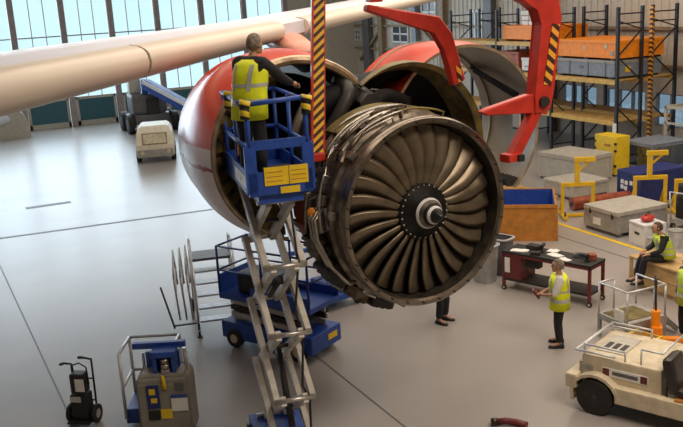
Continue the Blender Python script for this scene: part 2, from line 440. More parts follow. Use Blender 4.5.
# right door hardware
m = MB()
for a in (18, 22): m.bar((1.36*math.cos(R(a)), 12.8, 1.36*math.sin(R(a))), (1.38*math.cos(R(a+22)), 13.9, 1.38*math.sin(R(a+22))), .05)
sub('hold_open_rod', m, 'dark', rc)
m = MB(); m.box((1.40*math.cos(R(2)), 13.0, .05), (.03, .28, .42)); sub('vent_panel', m, 'dark', rc)
m = MB(); m.box((1.40*math.cos(R(2))-.03, 13.0, .05), (.03, .2, .32)); sub('vent_opening', m, 'white', rc)
m = MB()
for yy in (13.9,): m.arc([(1.40, yy), (1.50, yy+.02), (1.50, yy+.06), (1.40, yy+.06)], R(-46), R(140), 40)
sub('stiffener', m, 'inner', rc)
m = MB()
for k in range(5): m.box((1.42*math.cos(R(-46))+.0, 12.6+k*.12, 1.42*math.sin(R(-46))+.02), (.28, .05, .14), bev=.01)
sub('latch', m, 'dark', rc)
# inner half duct on the right: olive rim, black inside
m = MB(); q = []
for k in range(53):
    a = R(-62+190*k/52); w_ = .8 if a < R(40) else max(.18, .8-(a-R(40))/R(80)*.62)
    q.append([(r*math.cos(a), y, r*math.sin(a)) for r, y in [(1.36, 12.15), (1.38, 12.15+.65*w_), (1.36-.30*w_, 12.15+.72*w_), (1.36-.31*w_, 12.15+.60*w_), (1.36-.14*w_, 12.15+.07*w_)]])
m.loft(q)
rd = m.build('reverser_duct', 'olive', air, 40); rd.location = AW((6.66, 0, 4.40)); rd['label'] = 'olive rimmed half duct with black lining'
m = MB(); m.arc([(1.30, 12.45), (1.02, 12.75), (.80, 14.4), (1.02, 14.4)], R(-62), R(132), 44); sub('duct_lining', m, 'duct', rd)
m = MB(); m.arc([(1.22, 12.2), (1.23, 12.17), (1.26, 12.18), (1.25, 12.24)], R(-60), R(60), 44)
sub('rim_seal', m, 'dark', rd)

# ================================================================== ENGINE
E0 = Vector((5.95, 10.95, 3.76))
eng = thing('turbofan_engine', 'big turbofan engine with its bare fan and pipe covered case facing the camera', 'engine', E0, R(4))
TAU = 2*PI
m = MB(); m.arc([(1.27, -.42), (1.30, -.46), (1.355, -.46), (1.38, -.42), (1.38, -.34), (1.345, -.32), (1.345, -.1), (1.40, -.08), (1.40, -.03), (1.35, -.01), (1.35, .22), (1.42, .24), (1.42, .29), (1.35, .31), (1.36, .6), (1.43, .62), (1.43, .68), (1.34, .7), (1.3, .95), (1.26, .95), (1.26, .0)],
               0, TAU, 96, True, [1]*5+[0]*12+[0, 0, 2, 2]); m.build('fan_case', ['case', 'lip', 'case_in'], eng, 35)
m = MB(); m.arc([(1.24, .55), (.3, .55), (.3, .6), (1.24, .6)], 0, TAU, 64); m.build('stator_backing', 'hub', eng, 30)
for k in range(44):
    a = TAU*k/44; er = Vector((math.cos(a), 0, math.sin(a))); et = Vector((-math.sin(a), 0, math.cos(a)))
    m = MB(); m.bar(er*.45+Vector((0, .45, 0)), er*1.25+Vector((0, .45, 0)), .02, .2, up=(0, 1, 0)); m.build('guide_vane', 'case_in', eng)
# fan blades
def blade_mesh():
    m = MB(); nr, nc = 10, 7
    def P(i, j, side):
        u = i/nr; v = j/nc-.5
        r = .40+(1.235-.40)*u
        chord = .27+.15*u
        g = R(26+37*u**.7)
        sweep = R(3)*(u**2) - R(4)*u*(1-u)*2.2
        camber = .05*(1-(2*v)**2)*(1-.5*u)
        th = (.020*(1-u)+.008)*(1-(2*v)**4)*side
        ax = -.19+v*chord*math.cos(g) - (.03*math.sin(PI*u))*1.0 + .03*u
        tn_ = v*chord*math.sin(g)
        ax -= (camber+th)*math.sin(g); tn_ += (camber+th)*math.cos(g)
        ang = sweep + tn_/r
        return (r*math.cos(ang), ax, r*math.sin(ang))
    for side in (1, -1):
        g = [[m.bm.verts.new(P(i, j, side)) for j in range(nc+1)] for i in range(nr+1)]
        for i in range(nr):
            for j in range(nc):
                f = m.bm.faces.new((g[i][j], g[i+1][j], g[i+1][j+1], g[i][j+1])); f.smooth = True
    bmesh.ops.remove_doubles(m.bm, verts=m.bm.verts[:], dist=.0008)
    return m
b0 = blade_mesh().build('fan_blade', 'blade', eng)
for k in range(1, 26):
    b = b0.copy(); C.objects.link(b); b.parent = eng; b.rotation_euler = (0, -TAU*k/26, 0)
# spinner
prof = [(0, -.80), (.03, -.79), (.11, -.66), (.135, -.615), (.165, -.565), (.2, -.51), (.225, -.47), (.24, -.40), (.40, -.34), (.42, -.28), (.42, .4)]
m = MB(); m.arc(prof, 0, TAU, 48, False, [0, 0, 1, 0, 2, 1, 0, 0, 0, 0]); sp = m.build('spinner', ['hub', 'white', 'case'], eng, 60)
for k in range(26):
    m = MB(); a = TAU*(k+.5)/26; m.ball((.385*math.cos(a), -.355, .385*math.sin(a)), .016, 8); m.build('bolt', 'pipe', sp)
# pipework, brackets and boxes on the case (one mesh each)
rng = random.Random(7)
def pol(r, a, y): return (r*math.cos(a), y, r*math.sin(a))
for k in range(26):
    a0 = R(rng.uniform(75, 275)); a1 = a0+R(rng.uniform(12, 50)); y0 = rng.uniform(-.2, .55); y1 = y0+rng.uniform(-.2, .3); rr_ = rng.uniform(1.42, 1.5)
    pts = [pol(1.36, a0, y0)]+[pol(rr_, a0+(a1-a0)*t, y0+(y1-y0)*(t*t*(3-2*t))) for t in [i/9 for i in range(10)]]+[pol(1.36, a1, y1)]
    m = MB(); m.tube(pts, rng.choice([.012, .016, .022]), 6); m.build('pipe', rng.choice(['pipe', 'pipe', 'hot', 'steel']), eng)
for k in range(16):
    a0 = R(rng.uniform(-85, 70)); a1 = a0+R(rng.uniform(14, 40)); y0 = rng.uniform(-.1, .55); rr_ = rng.uniform(1.40, 1.47)
    pts = [pol(1.36, a0, y0)]+[pol(rr_, a0+(a1-a0)*t, y0) for t in [i/7 for i in range(8)]]+[pol(1.36, a1, y0)]
    m = MB(); m.tube(pts, rng.choice([.012, .018]), 6); m.build('pipe', rng.choice(['pipe', 'hot', 'olive']), eng)
for k in range(34):
    a = R(rng.uniform(80, 300)); y0 = rng.uniform(-.2, .55); s_ = rng.uniform(.05, .14)
    m = MB(); m.box(pol(1.40, a, y0), (s_*.7, s_*rng.uniform(.8, 1.6), s_), mtx=Matrix.Rotation(-a, 3, 'Y'), bev=.008)
    m.build('bracket', rng.choice(['steel', 'case', 'dark', 'hot', 'pipe']), eng)
for a, y0, d, mt in [(196, .35, (.22, .4, .35), 'hot'), (214, .3, (.26, .5, .4), 'dark'), (232, .35, (.26, .5, .45), 'hot'), (250, .3, (.24, .5, .4), 'dark'), (268, .3, (.16, .5, .3), 'hot'), (284, .3, (.14, .4, .25), 'dark')]:
    m = MB(); m.box(pol(1.45, R(a), y0), d, mtx=Matrix.Rotation(-R(a), 3, 'Y'), bev=.04)
    for q in range(3): m.cyl(pol(1.45+d[0]*.4, R(a-4+q*4), y0-d[1]*.5), pol(1.45+d[0]*.4, R(a-4+q*4), y0+d[1]*.6), .03, seg=8)
    m.build('accessory_box', mt, eng)
for k in range(30):
    a0 = R(rng.uniform(95, 262)); y0 = rng.uniform(-.05, .65); a1 = a0+R(rng.uniform(4, 12)); s_ = rng.uniform(.02, .05)
    m = MB(); m.bar(pol(1.43, a0, y0), pol(1.45, a1, y0+rng.uniform(-.15, .15)), s_, .03, bev=.004); m.build('bracket', rng.choice(['steel', 'pipe', 'alu', 'hot', 'dark']), eng)
for k in range(12):
    a0 = R(100+13*k); m = MB(); m.tube([pol(1.41+.03*math.sin(t*9+k), a0+R(t*16), .45+.15*math.sin(t*5+k)) for t in [i/10 for i in range(11)]], .014, 6); m.build('pipe', 'pipe' if k % 2 else 'alu', eng)
m = MB(); m.arc([(1.36, .3), (1.47, .34), (1.47, .85), (1.36, .9)], R(66), R(128), 24); m.build('case_blanket', 'olive', eng, 40)
m = MB(); m.ball(pol(1.48, R(176), .28), .085, 14); m.cyl(pol(1.36, R(176), .28), pol(1.46, R(176), .28), .05); m.build('protective_cap', 'belt', eng)['label'] = 'orange protective cap'
for dx in (0, .08, .17):
    pts = [pol(1.40, R(172), .1+dx), pol(1.56, R(178), .05+dx), pol(1.57, R(188), 0+dx), pol(1.52, R(205), -.05+dx), pol(1.47, R(219), -.1+dx), pol(1.38, R(221), -.1+dx)]
    m = MB(); m.tube(pts, .022, 8); m.build('pipe', 'pipe', eng)
for k in range(30):
    a = TAU*k/30; m = MB(); m.cyl(pol(1.325, a, -.49), pol(1.325, a, -.44), .014, seg=6); m.build('bolt', 'dark', eng)
m = MB()                                                       # lower gutter and drain mast
m.tube([pol(1.44, R(a), -.25) for a in range(-80, 30, 6)], .035, 8); m.build('gutter', 'bronze', eng)
m = MB(); m.bar((.55, .1, -1.36), (.95, .2, -1.42), .06); m.build('drain_arm', 'dark', eng)
# core behind the fan
m = MB(); m.arc([(1.24, .9), (1.15, 1.1), (.8, 1.3), (.74, 2.4), (.66, 3.4), (.55, 4.4), (.45, 5.0), (.3, 5.0)], 0, TAU, 48, False); m.build('core', 'hot', eng, 40)
for k in range(22):
    a0 = R(rng.uniform(30, 250)); y0 = rng.uniform(1.2, 2.0); a1 = a0+R(rng.uniform(-40, 40)); rr_ = rng.uniform(.85, 1.05)
    pts = [pol(rr_, a0+(a1-a0)*t, y0+1.5*t) for t in [i/8 for i in range(9)]]
    m = MB(); m.tube(pts, rng.choice([.02, .035, .05]), 8); m.build('pipe', rng.choice(['dark', 'hot', 'pipe', 'duct']), eng)
for a, y0, d, mt in [(120, 1.35, (.3, .5, .5), 'rust'), (95, 1.3, (.25, .4, .4), 'duct'), (150, 1.5, (.35, .6, .6), 'duct'), (185, 1.4, (.3, .5, .4), 'rust'), (205, 1.3, (.4, .5, .5), 'rust'), (70, 1.3, (.3, .4, .4), 'rust')]:
    m = MB(); m.box(pol(1.02, R(a), y0), d, mtx=Matrix.Rotation(-R(a), 3, 'Y'), bev=.05); m.build('accessory_box', mt, eng)
# big dark bleed ducts arching over the core
for pts, r_, mt in [([(-1.15, 1.5, .5), (-.9, 1.5, 1.2), (-.45, 1.45, 1.55), (.05, 1.4, 1.45), (.5, 1.4, 1.1)], .2, 'duct'), ([(-.75, 1.25, .9), (-.3, 1.2, 1.6), (-.25, 1.6, 1.8)], .11, 'dark'),
                ([(-1.3, 1.3, .9), (-1.0, 1.3, 1.5), (-.6, 1.5, 1.7)], .07, 'pipe'), ([(-.1, 1.2, 1.15), (.3, 1.2, 1.5), (.8, 1.3, 1.35)], .13, 'duct')]:
    m = MB(); q = []
    pv = [Vector(p) for p in pts]
    for i in range(len(pv)-1):
        p0 = pv[max(i-1, 0)]; p1 = pv[i]; p2 = pv[i+1]; p3 = pv[min(i+2, len(pv)-1)]
        for t in [k/5 for k in range(5)]:
            q.append(.5*((2*p1)+(-p0+p2)*t+(2*p0-5*p1+4*p2-p3)*t*t+(-p0+3*p1-3*p2+p3)*t**3))
    q.append(pv[-1]); m.tube(q, r_, 12); m.build('bleed_duct', mt, eng)

# ================================================================== RED LIFTING FRAME hung from the roof
fr = thing('lifting_frame', 'red steel lifting frame with hazard striped legs reaching down around the open engine', 'hoist', (6.3, 10.9, 0))
def FL(p): return (p[0]-6.3, p[1]-10.9, p[2])
m = MB(); m.bar(FL((4.66, 11.26, 4.65)), FL((5.05, 11.75, 7.3)), .15, .1, up=(.3, 1, 0)); lp = m.build('striped_post', 'hazardx', fr)
m = MB()
for s_ in (-1, 1): m.bar(FL((4.66+s_*.09, 11.27, 4.72)), FL((5.05+s_*.09, 11.76, 7.3)), .03, .14, up=(.3, 1, 0))
m.box(FL((4.64, 11.24, 4.64)), (.2, .14, .12), bev=.02); m.build('post_edge', 'red', lp)
# right column: profile in its own plane (x', z) with thickness
def plate(name, pts, y, th, mt, bev=.02):
    m = MB(); m.prism([(x-6.3, z) for x, z in pts], 'y', y-10.9-th/2, y-10.9+th/2)
    if bev: bmesh.ops.bevel(m.bm, geom=m.bm.edges[:], offset=bev, segments=1, affect='EDGES')
    return m.build(name, mt, fr)
plate('column', [(7.5, 5.05), (7.78, 5.1), (7.83, 5.4), (7.97, 6.35), (7.92, 6.62), (7.75, 6.9), (7.3, 7.3), (6.8, 7.3), (7.0, 6.9), (7.3, 6.62), (7.56, 6.5), (7.63, 6.3), (7.50, 5.3)], 10.15, .22, 'red')
m = MB(); m.bar(FL((7.70, 10.03, 5.45)), FL((7.85, 10.03, 6.28)), .13, .012, up=(0, 1, 0)); m.build('hazard_strip', 'hazardr', fr)
plate('support_arm', [(7.75, 5.28), (7.45, 5.34), (6.72, 5.20), (6.64, 5.16), (6.72, 5.11), (7.4, 5.10), (7.75, 5.02)], 10.15, .16, 'red')
m = MB(); m.bar(FL((7.62, 10.15, 5.15)), FL((7.14, 10.1, 4.47)), .13, .16); m.build('strut', 'red', fr)
m = MB(); m.box(FL((7.12, 10.1, 4.48)), (.26, .2, .12), rz=.2, bev=.02); m.build('strut_pad', 'red', fr)
m = MB(); m.cyl(FL((7.64, 9.99, 5.22)), FL((7.64, 10.04, 5.22)), .075, seg=20); m.build('pivot', 'black', fr)
m = MB(); m.box(FL((7.22, 10.02, 4.47)), (.1, .1, .1), bev=.01); m.build('pad_clamp', 'black', fr)
m = MB(); m.prism([(x-6.3, z) for x, z in [(5.54, 6.60), (5.56, 6.69), (6.72, 6.46), (6.93, 6.2), (7.14, 5.50), (6.93, 5.42), (6.80, 5.98), (6.64, 6.24)]], 'y', .36, .52)
bmesh.ops.bevel(m.bm, geom=m.bm.edges[:], offset=.02, segments=1, affect='EDGES'); m.build('support_arm', 'red', fr)
m = MB(); m.bar((.74, .35, 5.48), (.70, .35, 5.72), .08, .01, up=(0, 1, 0)); m.build('hazard_strip', 'hazardr', fr)
m = MB(); m.bar(FL((4.9, 11.7, 7.35)), FL((7.3, 10.15, 7.35)), .3, .3, bev=.02); m.bar(FL((5.7, 11.35, 6.72)), FL((5.7, 11.3, 7.35)), .2, .14); m.build('cross_beam', 'red', fr)
m = MB(); m.cyl(FL((6.1, 10.95, 7.5)), FL((6.1, 10.95, ZC)), .05, seg=10); m.build('hoist_cable', 'dark', fr)

# ================================================================== SCISSOR LIFT WITH WORKER
lift = thing('scissor_lift', 'tall blue scissor lift raised beside the engine with a worker on its platform', 'scissor lift', (3.92, 11.42, 0), R(-8.5))
Lz = [.4, 1.37, 2.35, 3.33, 4.24]
m = MB(); m.bb(-.42, .42, -1.0, 1.0, .14, .36, .02); m.bb(-.36, .36, -1.03, 1.03, .08, .2, .01); m.build('chassis', 'blue', lift)
for x in (-.42, .42):
    for yy in (-.75, .75): wheel('wheel', lift, (x, yy, .16), (1, 0, 0), .16, .12)
for lv in range(4):
    z0, z1 = Lz[lv], Lz[lv+1]
    for sx in (-1, 1):
        xo, xi = sx*.255, sx*.16
        m = MB(); m.bar((xo, -.82, z0), (xo, .82, z1), .085, .15, bev=.008); m.build('scissor_arm', 'arm', lift)
        m = MB(); m.bar((xi, .82, z0), (xi, -.82, z1), .08, .14, bev=.008); m.build('scissor_arm', 'arm', lift)
for z in Lz:
    for yy in (-.82, .82):
        m = MB(); m.cyl((-.31, yy, z), (.31, yy, z), .035, seg=12); m.build('pivot_rod', 'steel', lift)
for lv in range(4):
    m = MB(); m.cyl((-.3, 0, (Lz[lv]+Lz[lv+1])/2), (.3, 0, (Lz[lv]+Lz[lv+1])/2), .03, seg=12); m.build('pivot_rod', 'dark', lift)
m = MB(); m.cyl((0, -.5, .8), (.02, .3, 1.75), .05); m.cyl((0, .3, 1.75), (0, .5, 2.0), .03); m.build('hydraulic_ram', 'dark', lift)
m = MB(); m.cyl((0, .5, 2.5), (.02, -.3, 3.0), .05); m.build('hydraulic_ram', 'dark', lift)
m = MB(); m.tube([(.2, -.8, .4), (.23, -.75, 1.3), (.15, -.7, 1.5), (.2, -.75, 2.3), (.12, -.7, 2.6), (.2, -.75, 3.3), (.2, -.5, 4.2)], .018, 6); m.build('hose', 'black', lift)
m = MB(); m.bb(-.42, .42, -1.0, 1.0, 4.36, 4.48); m.bb(-.30, .30, -.95, .95, 4.25, 4.38); m.build('platform_deck', 'blue', lift)
m = MB(); m.bb(-.42, -.39, -1.0, 1.0, 4.48, 4.68); m.bb(.39, .42, -1.0, 1.0, 4.48, 4.68); m.bb(-.42, .42, -1.02, -.98, 4.38, 4.68); m.bb(-.42, .42, .98, 1.0, 4.48, 4.68); m.build('toe_board', 'blue', lift)
m = MB(); m.bb(-.426, -.42, -.95, .1, 4.43, 4.60); m.build('side_plate', 'white', lift)['label'] = 'white side plate'
for x in (-.38, .38):
    m = MB(); m.bb(x-.075, x+.075, -1.02, -.95, 4.4, 5.02); m.cyl((x, -.98, 5.0), (x, -.98, 5.62), .035); m.build('post', 'blue', lift)
    for yy in (0, .97): m = MB(); m.cyl((x, yy, 4.4), (x, yy, 5.55), .03); m.build('post', 'blue', lift)
m = MB()
for x in (-.40, .40):
    for z in (5.0, 5.55): m.frame([(x, -.97, z), (x, .97, z)], .032)
m.bb(-.42, .42, -1.01, -.96, 4.97, 5.09); m.frame([(-.4, .97, 5.0), (.4, .97, 5.0)], .03); m.frame([(-.4, .97, 5.55), (.4, .97, 5.55)], .03); m.frame([(-.4, -.98, 5.56), (.4, -.98, 5.6)], .032)
m.build('guard_rail', 'blue', lift)
for x, yy, z in [(-.40, -.98, 5.5), (.40, -.98, 5.5), (-.40, .35, 5.5), (.05, -.98, 5.55)][:3]:
    m = MB(); m.cyl((x, yy, z-.12), (x, yy, z+.08), .062, seg=14); m.cyl((x, yy, z+.03), (x+.02, yy, z+.12), .072, seg=14); m.build('foam_pad', 'foam', lift)
m = MB(); m.bb(-.22, .1, -1.035, -1.02, 4.50, 4.74); m.bb(.11, .36, -1.035, -1.02, 4.50, 4.74); m.build('warning_sign', 'sign_yellow', lift)
m = MB(); m.bb(-.02, .24, -1.035, -1.022, 4.385, 4.47); m.build('warning_label', 'sign_yellow', lift)
m = MB()
for k in range(2):
    for q in range(3): m.bb(-.20+k*.33, .02+k*.31, -1.038, -1.034, 4.55+q*.06, 4.56+q*.06)
m.build('sign_text', 'orange_brown', lift)
m = MB(); m.bb(-.36, -.12, -.3, .3, 4.66, 5.0, .03); m.build('control_box', 'dark', lift)
m = MB(); m.cyl((-.365, -.05, 4.85), (-.385, -.05, 4.85), .08, seg=18); m.build('reel', 'belt', lift)
m = MB(); m.bb(-.02, .3, -.6, -.2, 4.49, 4.62, .04); m.build('tool_tray', 'dark', lift)
m = MB(); m.bb(.0, .3, -.9, -.65, 4.49, 4.56, .03); m.build('rag', 'paper', lift)

# ================================================================== PEOPLE
def skin_mesh(verts, edges, rad, root=0, sub=2):
    me = bpy.data.meshes.new('tmp'); me.from_pydata([Vector(v) for v in verts], edges, [])
    o = bpy.data.objects.new('tmp', me); C.objects.link(o)
    md = o.modifiers.new('s', 'SKIN'); md.use_smooth_shade = True
    for i, sv in enumerate(me.skin_vertices[0].data):
        r = rad[i]; sv.radius = (r, r) if not isinstance(r, tuple) else r; sv.use_root = (i == root)
    ss = o.modifiers.new('u', 'SUBSURF'); ss.levels = sub; ss.render_levels = sub
    bpy.context.view_layer.update()
    out = bpy.data.meshes.new_from_object(o.evaluated_get(bpy.context.evaluated_depsgraph_get()))
    bpy.data.objects.remove(o); return out
def mesh_obj(name, me, m, parent):
    me.materials.clear(); me.materials.append(M[m])
    for p in me.polygons: p.material_index = 0; p.use_smooth = True
    o = bpy.data.objects.new(name, me); C.objects.link(o); o.parent = parent; return o
def ring(c, rx, ry, n=16, rot=0):
    return [(c[0]+rx*math.cos(2*PI*k/n)*math.cos(rot)-ry*math.sin(2*PI*k/n)*math.sin(rot), c[1]+rx*math.cos(2*PI*k/n)*math.sin(rot)+ry*math.sin(2*PI*k/n)*math.cos(rot), c[2]) for k in range(n)]
def person(label, loc, rz, J, vest='hiviz', sleeve='cloth', trousers='cloth', hair='hair', head_turn=0):
    """J: joints in the figure's own space, facing +y, x to its right"""
    t = thing('person', label, 'person', loc, rz); t.scale = (1.12, 1.12, 1.0)
    V = {k: Vector(v) for k, v in J.items()}
    names = [n for n in V if n != 'head']; idx = {n: i for i, n in enumerate(names)}
    ed = [('pelvis', 'waist'), ('waist', 'chest'), ('chest', 'neck'), ('neck', 'skull')]
    for s_ in 'LR':
        ed += [('chest', 'sh'+s_), ('sh'+s_, 'el'+s_), ('el'+s_, 'wr'+s_), ('wr'+s_, 'pa'+s_), ('pelvis', 'hip'+s_), ('hip'+s_, 'kn'+s_), ('kn'+s_, 'an'+s_), ('an'+s_, 'toe'+s_)]
    rad = dict(pelvis=.115, waist=.105, chest=.12, neck=.052, skull=.05)
    for s_ in 'LR': rad.update({'sh'+s_: .062, 'el'+s_: .042, 'wr'+s_: .028, 'pa'+s_: .036, 'hip'+s_: .085, 'kn'+s_: .056, 'an'+s_: .04, 'toe'+s_: .035})
    me = skin_mesh([V[n] for n in names], [(idx[a], idx[b]) for a, b in ed], [rad[n] for n in names], idx['pelvis'])
    # head, face and fingers join the same body mesh
    m = MB(); m.bm.from_mesh(me)
    for f in m.bm.faces: f.material_index = 0; f.smooth = True
    H_ = V['head']; rot = Matrix.Rotation(head_turn, 3, 'Z')
    fwd = rot @ Vector((0, 1, 0)); rgt = rot @ Vector((1, 0, 0))
    tilt = (H_-V['neck']).normalized()
    def hp(x, y, z): return H_+rgt*x+fwd*y+Vector((0, 0, z))
    rings = []
    for z, rx, ry, oy in [(-.125, .03, .035, .045), (-.112, .045, .06, .03), (-.08, .06, .08, .012), (-.03, .072, .092, .0), (.03, .076, .097, -.004), (.075, .066, .086, -.008), (.105, .043, .056, -.01), (.118, .015, .02, -.01)]:
        rings.append([hp(rx*math.cos(a), oy+ry*math.sin(a), z) for a in [2*PI*k/16 for k in range(16)]])
    m.loft(rings)
    m.loft([[hp(w*math.cos(a), .085+d+.008*math.sin(a), z) for a in [2*PI*k/6 for k in range(6)]] for z, w, d in [(.02, .007, 0), (-.012, .012, .016), (-.03, .018, .024), (-.038, .012, .006)]])
    for sx in (-1, 1):
        m.ball(hp(sx*.076, -.01, -.01), .026, 8, (.4, .8, 1.2))
    m.mi = 2
    for sx in (-1, 1): m.ball(hp(sx*.03, .089, .012), .011, 8)
    m.mi = 3; m.ball(hp(0, .082, -.068), .02, 8, (1.2, .4, .35)); m.mi = 0
    for s_, sg in (('L', -1), ('R', 1)):
        d = (V['pa'+s_]-V['wr'+s_]).normalized(); side = d.cross(Vector((0, 0, 1)))
        if side.length < .3: side = Vector((0, 1, 0))
        side.normalize(); nrm = side.cross(d).normalized()
        if nrm.z > 0: nrm = -nrm
        base = V['pa'+s_]
        for k, L in enumerate((.062, .072, .068, .052)):
            p0 = base+side*(-.033+.022*k)-d*.01; p1 = p0+d*(L*.55)+nrm*.008; p2 = p1+d*L*.3+nrm*.022; p3 = p2+d*L*.05+nrm*.024
            m.tube([p0, p1, p2, p3], [.0105, .0095, .009, .007], 6)
        p0 = V['wr'+s_]*.4+base*.6+side*(-.03); m.tube([p0, p0+d*.03-side*.03, p0+d*.06-side*.036+nrm*.01], [.013, .011, .008], 6)
    me2 = bpy.data.meshes.new('body'); m.bm.to_mesh(me2); m.bm.free()
    for n in ('skin', 'skin', 'cloth', 'rust'): me2.materials.append(M[n])
    b = bpy.data.objects.new('body', me2); C.objects.link(b); b.parent = t
    # hair cap
    m = MB(); rr_ = []
    for z, k in [(-.055, .0), (-.01, .35), (.04, .75), (.085, .9), (.115, .6), (.128, .15)]:
        q = []
        for j in range(16):
            a = 2*PI*j/16; s0 = math.sin(a)
            w = {0: (.07, .088)}.get(0)
            rx = .082*math.sqrt(max(0, 1-(z/.13)**2))+.002; ry = .104*math.sqrt(max(0, 1-(z/.13)**2))+.002
            y = ry*s0
            if z < .05 and y > .03: y = .03-.0*s0                   # hairline leaves the face free
            q.append(hp(rx*math.cos(a), y-.012, z+.004))
        rr_.append(q)
    m.loft(rr_); m.build('hair', hair, t)
    # trousers
    tn_ = ['pelvis', 'waistb', 'hipL', 'knL', 'anL', 'hipR', 'knR', 'anR']
    tv = {n: V[n] for n in tn_ if n in V}; tv['waistb'] = V['pelvis'].lerp(V['waist'], .6)
    for s_ in 'LR': tv['an'+s_] = V['an'+s_].lerp(V['kn'+s_], .02)
    te = [('pelvis', 'waistb'), ('pelvis', 'hipL'), ('hipL', 'knL'), ('knL', 'anL'), ('pelvis', 'hipR'), ('hipR', 'knR'), ('knR', 'anR')]
    tr = dict(pelvis=.13, waistb=.125, hipL=.105, hipR=.105, knL=.078, knR=.078, anL=.068, anR=.068)
    ti = {n: i for i, n in enumerate(tn_)}
    mesh_obj('trousers', skin_mesh([tv[n] for n in tn_], [(ti[a], ti[b_]) for a, b_ in te], [tr[n] for n in tn_]), trousers, t)
    # shirt or jacket with sleeves
    sn = ['waist', 'chest', 'collar', 'shL', 'elL', 'wrL', 'shR', 'elR', 'wrR']
    sv = {n: V[n] for n in sn if n in V}; sv['collar'] = V['chest'].lerp(V['neck'], .8)
    short = sleeve == 'shirt'
    for s_ in 'LR': sv['wr'+s_] = V['el'+s_].lerp(V['wr'+s_], .12 if short else .92)
    se = [('waist', 'chest'), ('chest', 'collar'), ('chest', 'shL'), ('shL', 'elL'), ('elL', 'wrL'), ('chest', 'shR'), ('shR', 'elR'), ('elR', 'wrR')]
    sr = dict(waist=.125, chest=.138, collar=.075, shL=.083, shR=.083, elL=.062, elR=.062, wrL=.05, wrR=.05)
    si = {n: i for i, n in enumerate(sn)}
    mesh_obj('shirt' if short else 'jacket', skin_mesh([sv[n] for n in sn], [(si[a], si[b_]) for a, b_ in se], [sr[n] for n in sn], si['waist']), sleeve, t)
    # vest: elliptical sections from hem to shoulders
    hem = V['pelvis'].lerp(V['waist'], -.15)+Vector((0, 0, 0 if abs((V['knL']-V['hipL']).z) < .2 else -.13))
    ax = [hem, V['waist'], V['chest'].lerp(V['waist'], .3), V['chest'], V['chest'].lerp(V['neck'], .55), V['chest'].lerp(V['neck'], .85)]
    shd = V['shR']-V['shL']; ro = math.atan2(shd.y, shd.x)
    dims = [(.225, .185), (.215, .172), (.22, .175), (.235, .175), (.225, .145), (.13, .115)]
    m = MB(); m.loft([ring(c, a_, b_, 18, ro) for c, (a_, b_) in zip(ax, dims)], cap=True); vs = m.build('vest', vest, t)
    for f0, f1, i0 in [(.5, .72, 0), (.3, .6, 1)]:
        c0 = ax[i0].lerp(ax[i0+1], f0); c1 = ax[i0].lerp(ax[i0+1], f1)
        q = lambda f: tuple(dims[i0][j]*(1-f)+dims[i0+1][j]*f+.004 for j in (0, 1))
        if 1:
            m = MB(); m.loft([ring(c0, *q(f0), 18, ro), ring(c1, *q(f1), 18, ro)], cap=False); m.build('reflective_band', 'tape', vs)
    for sx in (-1, 1):
        pts = []
        for c, (a_, b_) in list(zip(ax, dims))[1:5]:
            for_ = Vector((math.cos(ro), math.sin(ro), 0)); fo = Vector((-math.sin(ro), math.cos(ro), 0))
            pts.append((c, a_, b_, for_, fo))
        for fb in (-1, 1):
            m = MB(); q = []
            for c, a_, b_, x_, y_ in pts:
                ang0, ang1 = (R(52), R(66))
                q.append([c+x_*sx*(a_+.005)*math.cos(g_)+y_*fb*(b_+.005)*math.sin(g_) for g_ in (ang0, ang1)])
            m.loft(q, cap=False, closed=False); m.build('reflective_band', 'tape', vs)
    for s_ in 'LR':
        a_, b_ = V['an'+s_], V['toe'+s_]
        m = MB(); d = (b_-a_); d.z = 0; d.normalize(); sd = Vector((-d.y, d.x, 0)); g0 = V['toe'+s_].z-.03; q = []
        for u, w, h in [(-.07, .03, .06), (-.05, .042, .1), (.02, .045, .11), (.09, .048, .07), (.17, .044, .05), (.2, .02, .03)]:
            c = Vector((a_.x, a_.y, g0))+d*u
            q.append([c+sd*w*x_+Vector((0, 0, h*z_)) for x_, z_ in [(-1, 0), (1, 0), (1, .6), (.5, 1), (-.5, 1), (-1, .6)]])
        m.loft(q); m.build('shoe', 'black', t)
    return t
def stand(**kw):
    J = dict(pelvis=(0, 0, .93), waist=(0, 0, 1.1), chest=(0, .01, 1.3), neck=(0, .01, 1.48), skull=(0, .02, 1.56), head=(0, .035, 1.625),
             shL=(-.18, 0, 1.40), shR=(.18, 0, 1.40), elL=(-.24, -.02, 1.12), elR=(.24, -.02, 1.12), wrL=(-.23, .06, .87), wrR=(.23, .06, .87), paL=(-.23, .08, .79), paR=(.23, .08, .79),
             hipL=(-.095, 0, .88), hipR=(.095, 0, .88), knL=(-.11, .03, .49), knR=(.11, .03, .49), anL=(-.12, -.01, .09), anR=(.12, -.01, .09), toeL=(-.14, .15, .03), toeR=(.14, .15, .03))
    J.update(kw); return J
# worker on the lift, leaning and reaching to the right (towards the engine)
wk = person('worker in a yellow vest standing on the raised lift platform, reaching towards the engine', (3.60, 10.98, 4.485), R(-62),
       stand(waist=(0, .03, 1.12), chest=(0, .08, 1.33), neck=(-.0, .13, 1.51), skull=(0, .15, 1.58), head=(.0, .18, 1.66), shL=(-.19, .09, 1.44), shR=(.19, .09, 1.44),
             elL=(-.24, .32, 1.28), wrL=(-.18, .55, 1.24), paL=(-.16, .63, 1.23), elR=(.27, .30, 1.22), wrR=(.22, .52, 1.14), paR=(.20, .6, 1.13)),
       hair='hairgrey')
wk.scale = (1.22, 1.15, 1.08)
